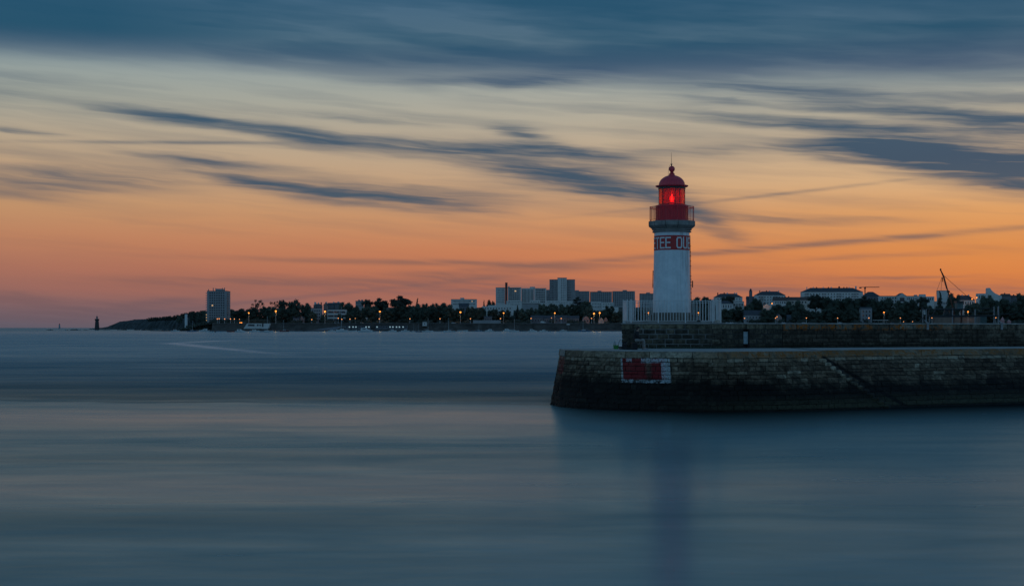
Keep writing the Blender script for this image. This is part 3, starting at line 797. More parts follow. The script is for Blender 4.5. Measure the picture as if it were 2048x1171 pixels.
text = [('J', -95), ('E', -73), ('T', -52.5), ('E', -32), ('E', -12), ('O', 24.5), ('U', 47.5), ('E', 69), ('S', 90), ('T', 111)]
cam_az = math.atan2(-T.y, -T.x)
lwid = {'J': 15, 'E': 16.2, 'T': 16, 'O': 17.5, 'U': 17, 'S': 16}
zl0, zl1 = 8.93, 9.585
ra = 1.0745
def wrap(deg, zz, rr__): 
    a = cam_az + R(deg); return Vector((rr__ * math.cos(a), rr__ * math.sin(a), zz))
th = .085
for ch, a0 in text:
    W = lwid[ch]; wm = R(W) * ra; mb = MB()
    for pl in stroke_rects(ch):
        for (x0, y0), (x1, y1) in zip(pl[:-1], pl[1:]):
            A = Vector((x0 * wm, y0 * (zl1 - zl0))); B = Vector((x1 * wm, y1 * (zl1 - zl0)))
            d = (B - A).normalized(); nn = Vector((-d.y, d.x)) * th / 2; A2 = A - d * th * .35; B2 = B + d * th * .35
            nseg = 4
            for k in range(nseg):
                a_, b_ = lerp(A2, B2, k / nseg), lerp(A2, B2, (k + 1) / nseg)
                q = [a_ - nn, b_ - nn, b_ + nn, a_ + nn]
                pts = [wrap(a0 - W / 2 + math.degrees(p.x / ra), zl0 + p.y, ra + .006 + rnd.random() * .0015) for p in q]
                mb.face(pts)
    mb.build('letter', M['letter_white'], band)
# corbelled gallery (sixteen-sided slab on mouldings)
mb = MB()
mb.lathe([(1.08, 9.90), (1.17, 9.93), (1.17, 9.98), (1.12, 10.0), (1.12, 10.04), (1.19, 10.06), (1.19, 10.12), (1.13, 10.13)], 64)
o = mb.build('corbel_moulding', M['granite_light'], lh); smooth_angle(o)
mb = MB()
ph = cam_az + math.pi / 12
mb.lathe([(1.15, 10.13), (1.23, 10.15), (1.43, 10.31), (1.43, 10.57), (1.38, 10.585), (.9, 10.59)], 12, phase=ph)
mb.build('gallery_slab', M['granite_light'], lh)
for k in range(12):  # dark joints of the corbel blocks
    mb = MB()
    a = ph + k * math.pi / 6; c, s = math.cos(a), math.sin(a)
    prof = [(1.155, 10.13), (1.235, 10.15), (1.436, 10.31), (1.436, 10.57)]
    for (ra_, za), (rb_, zb) in zip(prof[:-1], prof[1:]):
        t_ = Vector((-s, c, 0)) * .012
        A = Vector((ra_ * c, ra_ * s, za)); B = Vector((rb_ * c, rb_ * s, zb)); mb.face([A - t_, A + t_, B + t_, B - t_])
    mb.build('slab_joint', M['mortar_dark'], lh)
# lantern base drum with panel ribs
mb = MB()
mb.lathe([(.955, 10.59), (.955, 10.66), (.935, 10.68), (.935, 11.42), (.97, 11.45), (.97, 11.54), (.90, 11.56), (.84, 11.58)], 72)
for k in range(30):
    a = 2 * math.pi * k / 30; c, s = math.cos(a), math.sin(a); 
    mm = Matrix.Rotation(a, 4, 'Z'); mb.box(.93, .945, -.012, .012, 10.68, 11.42, mat=mm)
o = mb.build('lantern_base', M['red_paint'], lh); smooth_angle(o)
# railing
zr0, zr1 = 10.59, 11.44
ral = None
for zz, rt in ((zr1, .02), (zr0 + .07, .013), (zr1 - .07, .010)):
    mb = MB(); mb.lathe([(1.345 - rt, zz - rt), (1.345 + rt, zz - rt), (1.345 + rt, zz + rt), (1.345 - rt, zz + rt), (1.345 - rt, zz - rt)], 12, phase=ph)
    o = mb.build('railing' if ral is None else 'lower_rail', M['red_paint'], ral or lh); ral = ral or o
for k in range(12):
    a, b = ph + k * math.pi / 6, ph + (k + 1) * math.pi / 6
    A = Vector((1.345 * math.cos(a), 1.345 * math.sin(a), 0)); B = Vector((1.345 * math.cos(b), 1.345 * math.sin(b), 0))
    mb = MB(); mb.tube([A + Vector((0, 0, zr0)), A + Vector((0, 0, zr1 + .03))], .024, 6); mb.build('rail_post', M['red_paint'], ral)
    for t in (.22, .48, .74):
        p = lerp(A, B, t); mb = MB(); mb.tube([p + Vector((0, 0, zr0 + .07)), p + Vector((0, 0, zr1))], .0125, 5); mb.build('baluster', M['red_paint'], ral)
# glazing: clear outer panes, red screen inside
zg0, zg1 = 11.56, 12.66
m, nt = newmat('clear_glass'); g = N(nt)
t1 = g.n('ShaderNodeBsdfTransparent'); t1.inputs[0].default_value = (.80, .84, .86, 1)
g1 = g.n('ShaderNodeBsdfGlossy'); g1.inputs['Roughness'].default_value = .06; g1.inputs[0].default_value = (.9, .9, .9, 1)
fr = g.n('ShaderNodeFresnel'); fr.inputs[0].default_value = 1.45
mx = g.n('ShaderNodeMixShader'); nt.links.new(fr.outputs[0], mx.inputs[0]); nt.links.new(t1.outputs[0], mx.inputs[1]); nt.links.new(g1.outputs[0], mx.inputs[2])
oo = g.n('ShaderNodeOutputMaterial'); nt.links.new(mx.outputs[0], oo.inputs[0]); M['clear_glass'] = m
m, nt = newmat('red_glass'); g = N(nt)
t1 = g.n('ShaderNodeBsdfTransparent'); t1.inputs[0].default_value = (.97, .035, .045, 1)
g1 = g.n('ShaderNodeBsdfTranslucent'); g1.inputs[0].default_value = (.8, .02, .02, 1)
g2 = g.n('ShaderNodeBsdfGlossy'); g2.inputs['Roughness'].default_value = .1; g2.inputs[0].default_value = (.6, .3, .3, 1)
mx = g.n('ShaderNodeMixShader'); mx.inputs[0].default_value = .22; nt.links.new(t1.outputs[0], mx.inputs[1]); nt.links.new(g1.outputs[0], mx.inputs[2])
mx2 = g.n('ShaderNodeMixShader'); mx2.inputs[0].default_value = .03; nt.links.new(mx.outputs[0], mx2.inputs[1]); nt.links.new(g2.outputs[0], mx2.inputs[2])
oo = g.n('ShaderNodeOutputMaterial'); nt.links.new(mx2.outputs[0], oo.inputs[0]); M['red_glass'] = m
mb = MB(); mb.lathe([(.80, zg0), (.80, zg1)], 12, phase=ph); glz = mb.build('lantern_glazing', M['clear_glass'], lh)
mb = MB()
for k in range(12):
    a = ph + k * math.pi / 6
    if k % 2 == 0: mb.tube([(.805 * math.cos(a), .805 * math.sin(a), zg0), (.805 * math.cos(a), .805 * math.sin(a), zg1)], .018, 6)
mb.lathe([(.82, zg0 - .01), (.82, zg0 + .04), (.78, zg0 + .04)], 36); mb.lathe([(.78, zg1 - .14), (.82, zg1 - .14), (.82, zg1 + .04)], 36)
mb.build('glazing_bar', M['dark_metal'], glz)
mb = MB(); mb.lathe([(.70, zg0 + .03), (.70, zg1 - .10)], 60); o = mb.build('red_screen', M['red_glass'], lh); smooth_angle(o)
for dg in (-48, 42, 140, 225): 
    mb = MB(); a = cam_az + R(dg); mb.tube([(.69 * math.cos(a), .69 * math.sin(a), zg0), (.69 * math.cos(a), .69 * math.sin(a), zg1)], .022, 6)
    mb.build('screen_post', M['dark_metal'], lh)
# lens and burner
mb = MB()
for k in range(9):
    zz = 11.74 + k * .085; rl = .24 + .045 * math.sin(math.pi * k / 8)
    mb.lathe([(rl - .012, zz - .010), (rl + .012, zz), (rl - .012, zz + .010)], 28)
for k in range(5):
    a = cam_az + R(36 + 72 * k); mb.tube([(.27 * math.cos(a), .27 * math.sin(a), 11.6), (.29 * math.cos(a), .29 * math.sin(a), 12.08), (.24 * math.cos(a), .24 * math.sin(a), 12.5)], .018, 5)
mb.lathe([(.3, 11.58), (.32, 11.68), (.2, 11.70)], 24); mb.lathe([(.02, 12.56), (.2, 12.5), (.24, 12.44)], 24)
lens = mb.build('lens', M['dark_metal'], lh)
mb = MB(); mb.lathe([(.004, 11.80), (.04, 11.86), (.062, 11.95), (.04, 12.05), (.02, 12.13), (.004, 12.22)], 14)
mb.build('lamp_flame', glow('beacon_flame', (1, .42, .24), 16), lh)
bl = bpy.data.lights.new('beacon_light', 'POINT'); bl.energy = 110; bl.color = (1, .05, .03); bl.shadow_soft_size = .12
bo = bpy.data.objects.new('beacon_light', bl); C.objects.link(bo); bo.parent = lh; bo.location = (0, 0, 12.0)
mb = MB(); mb.sphere((0, 0, 11.95), (.15, .15, .19), 14, 9)
m, nt = newmat('beacon_bulb'); g = N(nt)
t1 = g.n('ShaderNodeBsdfTransparent'); t1.inputs[0].default_value = (.9, .5, .5, 1)
e1 = g.n('ShaderNodeEmission'); e1.inputs[0].default_value = (1, .05, .02, 1); e1.inputs[1].default_value = 2.2
mx = g.n('ShaderNodeMixShader'); mx.inputs[0].default_value = .55; nt.links.new(t1.outputs[0], mx.inputs[1]); nt.links.new(e1.outputs[0], mx.inputs[2])
oo = g.n('ShaderNodeOutputMaterial'); nt.links.new(mx.outputs[0], oo.inputs[0])
mb.build('lamp_bulb', m, lh)
# roof
mb = MB()
mb.lathe([(.80, 12.64), (.93, 12.66), (.985, 12.70), (.985, 12.735), (.85, 12.76), (.80, 12.77)] + [(.785 * math.cos(t), 12.77 + .60 * math.sin(t)) for t in [k * math.pi / 2 / 14 for k in range(0, 12)]] + [(.20, 13.35), (.19, 13.40), (.12, 13.42)], 60)
o = mb.build('dome_roof', M['red_dome'], lh); smooth_angle(o, 40)
mb = MB()
mb.lathe([(.12, 13.40), (.17, 13.44), (.17, 13.47), (.10, 13.49), (.10, 13.52), (.14, 13.545), (.08, 13.57)], 24)
mb.sphere((0, 0, 13.74), (.185, .185, .185), 24, 14)
o = mb.build('ball_finial', M['red_dome'], lh); smooth_angle(o)
mb = MB()
mb.tube([(-.02, 0, 13.9), (-.02, 0, 14.05)], .035, 8); mb.tube([(-.02, 0, 14.03), (-.03, 0, 14.75)], [.016, .006], 6)
mb.tube([(-.08, 0, 14.03), (.04, 0, 14.03)], .022, 6)
mb.tube([(-.06, -.02, 14.03), (-.16, -.05, 13.92), (-.22, -.1, 13.6), (-.235, -.12, 13.34)], .009, 5)
mb.build('lightning_rod', M['dark_metal'], lh)
# conduit and rungs on the right flank, hook plates on the left
mb = MB()
a = cam_az + R(91)
def rp(z, e=0.0, da=0): 
    r_ = lerp(1.135, 1.072, (z - 5.1) / 3.73) + e; return Vector((r_ * math.cos(a + da), r_ * math.sin(a + da), z))
mb.tube([rp(z, .03) for z in (5.2, 6.2, 7.2, 8.3, 8.9, 9.75)], .02, 6)
for z in [5.6, 6.3, 6.55, 6.75, 6.95, 7.1, 7.3, 7.9, 8.2, 8.5, 8.75, 9.1]: mb.tube([rp(z, -.02), rp(z, .075)], .022, 6)
mb.box(-.02, .045, -.04, .04, 6.62, 7.02, mat=Matrix.Translation(rp(0, .0)) @ Matrix.Rotation(a, 4, 'Z'))
mb.build('conduit', M['rusty'], lh)
mb = MB(); a = cam_az - R(90)
for z in (6.7, 6.78, 7.4, 7.55): mb.tube([rp(z, -.02), rp(z, .06)], .022, 6)
mb.tube([rp(6.6, .035), rp(7.65, .035)], .022, 6)
mb.build('bracket', M['rusty'], lh)
# dark outline moulding where the railing meets the drum etc. is real geometry above

# ------------------------------------------------------------------ fence round the tower
fence = thing('white_fence', 'white vertical-bar metal fence enclosing the foot of the lighthouse', 'fence', (0, 0, 0))
fp = [(-2.36, -2.95), (2.36, -2.95), (2.86, -1.75), (2.86, 2.0), (2.36, 3.2), (-2.36, 3.2), (-2.86, 2.0), (-2.86, -1.75)]
ZF0, ZF1 = ZP + .17, 5.80
rails = MB(); sheet = MB()
for i in range(8):
    A, B = L2W(*fp[i]), L2W(*fp[(i + 1) % 8]); n = max(3, round((B - A).length / (.168 if i in (0, 4) else .23)))
    bars = MB()
    for k in range(n):
        p = lerp(A, B, (k + .5) / n)
        bars.box(-.014, .014, -.014, .014, ZF0 + .01, ZF1 + (.03 if k % 2 else -.005), mat=Matrix.Translation(p))
    bars.build('fence_bars', M['white_metal'], fence)
    for zz in (ZF0, ZF1 - .04, ): rails.tube([A + Vector((0, 0, zz)), B + Vector((0, 0, zz))], .017, 6)
    posts = 3 if i in (0, 4) else 2
    for k in range(posts):
        p = lerp(A, B, k / posts)
        pm = MB(); pm.box(-.03, .03, -.03, .03, ZP + .05, ZF1 + .06, mat=Matrix.Translation(p)); pm.build('fence_post', M['white_metal'], fence)
rails.build('fence_rails', M['white_metal'], fence)
# sheet panels closing the left front corner
for sgn in (-1,):
    mb = MB(); A, B = L2W(sgn * 2.86, -1.78), L2W(sgn * 2.62, -2.36)
    dv = (B - A).normalized(); nn = Vector((dv.y, -dv.x, 0)) * .012
    lo, hi = Vector((0, 0, ZF0 + .03)), Vector((0, 0, ZF1 - .06))
    q = [A - nn, B - nn, B + nn, A + nn]
    mb.mesh([p + lo for p in q] + [p + hi for p in q], [(0, 1, 5, 4), (1, 2, 6, 5), (2, 3, 7, 6), (3, 0, 4, 7), (4, 5, 6, 7)])
    mb.build('sheet_panel', M['white_metal'], fence)
# things lying on the plinth outside the fence
mb = MB(); rr = random.Random(4); c0 = L2W(2.62, -3.0); c0.z = ZP + .045
for k in range(5):
    pts = [c0 + Vector((math.cos(t) * (.16 - .015 * k), math.sin(t) * .10, .025 + .032 * k + .012 * math.sin(3 * t + k))) for t in [j * math.pi / 8 for j in range(17)]]
    mb.tube(pts, .02, 6)
tag(mb.build('rope_coil', simple('rope', (.40, .36, .32), .9, scale=20, var=.5)), 'pale coil of rope lying at the right corner of the plinth', 'rope')
fl = thing('floodlight', 'small dark floodlight on the plinth edge below the fence', 'floodlight', L2W(1.55, -3.02) + Vector((0, 0, ZP + .045)))
mb = MB(); mb.box(-.09, .09, -.04, .04, .05, .17); mb.build('housing', M['dark_metal'], fl)
mb = MB(); mb.tube([(-.11, 0, .1), (-.11, 0, .005), (.11, 0, .005), (.11, 0, .1)], .012, 5); mb.build('bracket', M['grey_metal'], fl)

# ------------------------------------------------------------------ angler and tackle
def skin_obj(name, chains, mat, parent, sub=2):
    """chains: list of lists of (x,y,z,r); vertices closer than 1 mm are shared"""
    vs = []; es = []; rs = []
    def idx(p):
        for i, q in enumerate(vs):
            if (Vector(q) - Vector(p[:3])).length < 1e-3: return i
        vs.append(tuple(p[:3])); rs.append(p[3]); return len(vs) - 1
    for ch in chains:
        pr = None
        for p in ch:
            i = idx(p)
            if pr is not None and pr != i: es.append((pr, i))
            pr = i
    me = bpy.data.meshes.new(name); me.from_pydata(vs, es, []); o = link(name, me, parent)
    sm = o.modifiers.new('skin', 'SKIN'); 
    me.skin_vertices.new() if not me.skin_vertices else None
    for i, r_ in enumerate(rs):
        me.skin_vertices[0].data[i].radius = (r_, r_) if not isinstance(r_, tuple) else r_
    me.skin_vertices[0].data[0].use_root = True
    sm.use_smooth_shade = True
    if sub: s2_ = o.modifiers.new('sub', 'SUBSURF'); s2_.levels = sub; s2_.render_levels = sub
    me.materials.append(mat); return o
M['skin'] = simple('skin', (.36, .22, .17), .6, var=.1)
M['jacket'] = simple('jacket', (.012, .013, .017), .85, var=.3, scale=10)
M['trousers'] = simple('trousers', (.22, .215, .21), .85, var=.25, scale=9)
M['trousers_dark'] = simple('trousers_dark', (.02, .021, .026), .85, var=.25, scale=9)
M['hair'] = simple('hair', (.02, .016, .013), .8)
M['shoe'] = simple('shoe', (.20, .22, .24), .7)
pb = onplane(1271, 699.0, ZD)
per = thing('person', 'person in dark jacket and pale trousers sitting on a low box facing right', 'person', pb, rz=R(-6))
# local frame: x to the right of the picture (facing), y away, z up
hip, kn, an = .47, .50, .09
body = [[(0.02, 0, .50, .13), (.03, 0, .66, .13), (.07, 0, .86, .15), (.10, 0, .98, .11), (.115, 0, 1.04, .055), (.135, 0, 1.10, .055), (.15, 0, 1.17, .085), (.15, 0, 1.225, .07)]]
for sy, kx, ax in ((-.10, .46, .50), (.10, .40, .42)):
    body.append([(0.02, 0, .50, .13), (.05, sy, .50, .085), (kx * .6, sy, .525, .075), (kx, sy, .52, .058), ((kx + ax) / 2, sy, .30, .05), (ax, sy, .09, .036), (ax + .10, sy, .045, .034), (ax + .17, sy, .035, .03)])
hands = []
for sy in (-1, 1):
    arm = [(.07, 0, .86, .15), (.09, sy * .17, .95, .062), (.12, sy * .215, .80, .05), (.15, sy * .22, .70, .044), (.26, sy * .15, .62, .036), (.355, sy * .09, .585, .026), (.385, sy * .07, .58, .030), (.41, sy * .06, .575, .028)]
    body.append(arm)
    for k, (dy, ln) in enumerate(((-.028, .055), (-.010, .066), (.009, .062), (.026, .048))):
        b0 = (.41, sy * .06, .575, .028)
        body.append([b0, (.435, sy * .06 + dy, .570, .009), (.435 + ln * .6, sy * .06 + dy, .562, .0085), (.435 + ln * .85, sy * .06 + dy, .538, .0075)])
    body.append([(.385, sy * .07, .58, .030), (.395, sy * .03, .592, .010), (.425, sy * .018, .585, .0085)])
skin_obj('body', body, M['skin'], per, 1)
for sy in (-.035, .035): mb = MB(); mb.sphere((.228, sy, 1.185), (.010, .010, .008), 8, 5); mb.build('eye', M['hair'], per)
mb = MB(); mb.mesh([(.225, -.014, 1.165), (.225, .014, 1.165), (.232, 0, 1.20), (.262, 0, 1.165)], [(0, 1, 3), (1, 2, 3), (2, 0, 3), (0, 2, 1)])
mb.build('nose', M['skin'], per)
mb = MB(); mb.box(.215, .234, -.022, .022, 1.128, 1.136); mb.build('mouth', M['skin'], per)
for sy in (-1, 1): mb = MB(); mb.sphere((.14, sy * .082, 1.17), (.018, .010, .028), 8, 6); mb.build('ear', M['skin'], per)
mb = MB(); mb.sphere((.137, 0, 1.205), (.100, .093, .085), 14, 10); mb.sphere((.10, 0, 1.16), (.07, .083, .085), 12, 8); mb.build('hair', M['hair'], per, True)
jk = [[(0.0, 0, .50, .165), (.02, 0, .64, .165), (.06, 0, .84, .180), (.09, 0, .97, .125), (.105, 0, 1.035, .075)]]
for sy in (-1, 1): jk.append([(.06, 0, .84, .180), (.085, sy * .17, .95, .085), (.12, sy * .225, .80, .072), (.15, sy * .23, .70, .064), (.26, sy * .155, .62, .052), (.35, sy * .095, .588, .04)])
skin_obj('jacket', jk, M['jacket'], per, 2)
for sy, kx, ax, mt_ in ((-.10, .46, .50, 'trousers'), (.10, .40, .42, 'trousers')):
    skin_obj('trouser_leg', [[(-.04, sy * .6, .52, .12), (.08, sy, .52, .105), (kx * .6, sy, .54, .094), (kx, sy, .53, .078), ((kx + ax) / 2, sy, .30, .066), (ax, sy, .11, .058)]], M[mt_], per, 2)
    mb = MB(); mb.sphere((ax + .07, sy, .045), (.145, .052, .05), 12, 7); mb.box(ax - .06, ax + .2, sy - .05, sy + .05, 0, .03); mb.build('shoe', M['shoe'], per, True)
seat = thing('tackle_box', 'black tackle box used as a seat by the person', 'box', pb + Vector((-.06, .0, 0)))
mb = MB(); mb.box(-.13, .15, -.16, .16, 0, .36); mb.build('bin', M['jacket'], seat)
mb = MB(); mb.box(-.145, .165, -.175, .175, .363, .40); mb.build('lid', M['dark_metal'], seat)
gb = onplane(1232, 697.6, ZD)
gt = thing('green_tub', 'bright green tub standing at the left corner of the plinth', 'tub', gb)
mb = MB(); mb.lathe([(.13, 0), (.165, .22), (.15, .22), (.12, .02)], 20, capb=True)
mb.build('tub', simple('green_plastic', (.02, .20, .035), .4, var=.15), gt)
mb = MB(); mb.tube([(-.165, 0, .21), (-.10, -.12, .16), (0, -.17, .14), (.10, -.12, .16), (.165, 0, .21)], .005, 5); mb.build('handle', M['grey_metal'], gt)
mb = MB(); rr = random.Random(2)
vs = []; ico = MB(); ico.sphere((-.07, .0, .30), (.075, .06, .14), 12, 8)
mb.mesh([Vector(v) * 1 + Vector((rr.uniform(-.015, .015),) * 3) for v in ico.v], ico.f)
tag(mb.build('plastic_bag', simple('bag_white', (.35, .37, .38), .5), loc=gb), 'crumpled white plastic bag sticking out of the green tub', 'bag')
mb = MB(); mb.tube([(.06, .05, .02), (.13, .05, .25), (.22, .06, .50)], .012, 6); mb.tube([(.22, .06, .50), (.30, .06, .50)], .012, 6)
tag(mb.build('landing_net_handle', M['dark_metal'], loc=gb), 'thin dark pole leaning out of the green tub against the wall', 'pole')
bb = onplane(1249, 697.6, ZD)
bk = thing('black_bucket', 'tall black bucket between the green tub and the seated person', 'bucket', bb)
mb = MB(); mb.lathe([(.11, 0), (.14, .40), (.155, .40), (.155, .43), (.13, .43), (.1, .03)], 20, capb=True); mb.build('bucket', M['jacket'], bk)
mb = MB(); mb.tube([(-.15, 0, .41), (-.12, -.08, .34), (0, -.14, .29), (.12, -.08, .34), (.15, 0, .41)], .006, 5); mb.build('handle', M['grey_metal'], bk)
mb = MB(); q = onplane(1257, 698.6, ZD); rr = random.Random(6)
ico = MB(); ico.sphere((0, 0, .03), (.55, .22, .045), 18, 8)
mb.mesh([Vector(v) + Vector((rr.uniform(-.03, .03), rr.uniform(-.02, .02), max(rr.uniform(-.01, .02), .0))) for v in ico.v], ico.f)
tag(mb.build('groundsheet', M['jacket'], loc=q), 'crumpled black groundsheet spread beside the seated person', 'groundsheet')

# ------------------------------------------------------------------ far shore: terrain
def ground_z(x, y):
    px = 1024 + x / max(y, 1) * F
    k = min(max((px - 540) / 200, 0), 1); k = k * k * (3 - 2 * k)
    base = 9.4
    if px < 425: base = 9.4 * max(0, (px - 372) / 53) ** .6 if px > 372 else -1.0
    rise = .046 * min(max(y - 1850, 0), 700) * (.15 + .85 * k)
    if px < 425: rise = 0
    return base + rise
mb = MB(); rr = random.Random(12)
cols = [360 + i * 14 for i in range(140)]; rows = [1792, 1830, 1880, 1950, 2050, 2200, 2400, 2600, 2900]
vs = []; fs = []
for D in rows:
    for c in cols:
        X = (c - 1024) / F * D; zz = ground_z(X, D) + (rr.uniform(-.5, .5) if D > 1850 else 0); vs.append((X, D, zz if D < 2900 else -5))
nc = len(cols)
for i in range(len(rows) - 1):
    for j in range(nc - 1): fs.append((i * nc + j, i * nc + j + 1, (i + 1) * nc + j + 1, (i + 1) * nc + j))
mb.mesh(vs, fs)
land = mb.build('hillside', simple('grass_land', (.03, .036, .028), .95, var=.4, scale=.02)); land['kind'] = 'structure'
def px2(px, D): return (px - 1024) / F * D
# sea wall under the promenade
mb = MB(); cop = MB(); rr = random.Random(9)
pts = [(425, 8.4), (470, 9.2), (620, 9.3), (900, 9.4), (1238, 9.4), (2120, 9.4)]
xs = [425 + i * 9 for i in range(190)]
for a, b in zip(xs[:-1], xs[1:]):
    D = 1790
    z1 = 9.3
    A, B = px2(a, D), px2(b, D); t = rr.random()
    mb.face([(A, D - 5, 1.0), (B, D - 5, 1.0), (B, D, z1), (A, D, z1)], t)
cop.box(px2(425, 1790), px2(2120, 1790), 1788.5, 1790.5, 9.31, 9.85)
sw = thing('sea_wall', 'long dark sea wall with pale coping below the far promenade', 'wall')
mb.build('wall_face', M['quay'], sw); cop.build('coping', M['quay_coping'], sw)
# foreshore
mb = MB(); rr = random.Random(10); vs = []; fs = []
xs = [300 + i * 10 for i in range(185)]
for r_, (D, z) in enumerate([(1690, -.6), (1720, .5), (1750, 1.3), (1800, 1.6)]):
    for c in xs:
        d2 = D
        if c < 430: d2 = D + 0
        zz = z + rr.uniform(-.25, .35)
        if c < 400: zz = z * .5 - .35 * (400 - c) / 100 + rr.uniform(-.4, .5)
        vs.append((px2(c, d2), d2, zz))
nc = len(xs)
for i in range(3):
    for j in range(nc - 1): fs.append((i * nc + j, i * nc + j + 1, (i + 1) * nc + j + 1, (i + 1) * nc + j))
mb.mesh(vs, fs); fo = mb.build('foreshore', M['rock']); fo['kind'] = 'structure'
# headland far left, cliffs dropping to the sea
ridge = [(196, 655.3), (208, 654.6), (216, 653), (226, 650.5), (232, 646), (240, 642.5), (256, 641), (270, 638.5), (285, 638), (300, 637.5), (315, 636), (330, 634.5), (345, 634.5), (360, 631.5), (372, 628), (385, 625.5), (400, 624), (420, 622), (450, 623), (480, 628), (520, 634), (560, 640)]
mb = MB(); D = 3600; rr = random.Random(14); vs = []; fs = []
fine = []
for (a, ya), (b, yb) in zip(ridge[:-1], ridge[1:]):
    n = max(1, int((b - a) / 2))
    for k in range(n): fine.append((lerp(a, b, k / n), lerp(ya, yb, k / n)))
for i, (a, ya) in enumerate(fine):
    jit = rr.uniform(-.8, .5) * (1 if a > 300 else .35)
    zt_ = CAMH + (655 - ya - jit) / F * D
    for k, (dd, hh) in enumerate(((-120, -1.5), (-95, .18), (-60, .62), (0, 1.0), (260, .9), (500, -.1))):
        vs.append((px2(a, D) * (1 + dd / D * .2), D + dd + rr.uniform(-8, 8), (zt_ * hh if hh > -1 else -2) + (rr.uniform(-1, 1) * .8 if 0 < hh < 1 else 0)))
for i in range(len(fine) - 1):
    for k in range(5): fs.append((i * 6 + k, (i + 1) * 6 + k, (i + 1) * 6 + k + 1, i * 6 + k + 1))
mb.mesh(vs, fs); hd = mb.build('headland', simple('headland_scrub', (.055, .06, .058), .95, var=.35, scale=.012)); hd['kind'] = 'structure'

# ------------------------------------------------------------------ trees
def leafcloud(mb, c, r, n, size, rg, flat=1.0):
    for _ in range(n):
        while True:
            v = Vector((rg.uniform(-1, 1), rg.uniform(-1, 1), rg.uniform(-1, 1)))
            if .45 < v.length < 1: break
        p = Vector((c[0] + v.x * r[0], c[1] + v.y * r[1], c[2] + v.z * r[2]))
        a = Vector((rg.gauss(0, 1), rg.gauss(0, 1), rg.gauss(0, flat))).normalized() * size * rg.uniform(.6, 1.3)
        b = a.cross(Vector((rg.gauss(0, 1), rg.gauss(0, 1), rg.gauss(0, 1)))).normalized() * size * rg.uniform(.4, 1.0)
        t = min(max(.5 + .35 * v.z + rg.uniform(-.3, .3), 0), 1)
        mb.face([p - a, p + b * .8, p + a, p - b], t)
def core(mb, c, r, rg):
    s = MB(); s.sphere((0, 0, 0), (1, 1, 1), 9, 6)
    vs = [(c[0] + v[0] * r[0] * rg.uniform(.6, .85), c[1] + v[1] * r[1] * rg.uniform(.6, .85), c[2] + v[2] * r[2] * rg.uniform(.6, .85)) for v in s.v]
    mb.mesh(vs, s.f, .15)
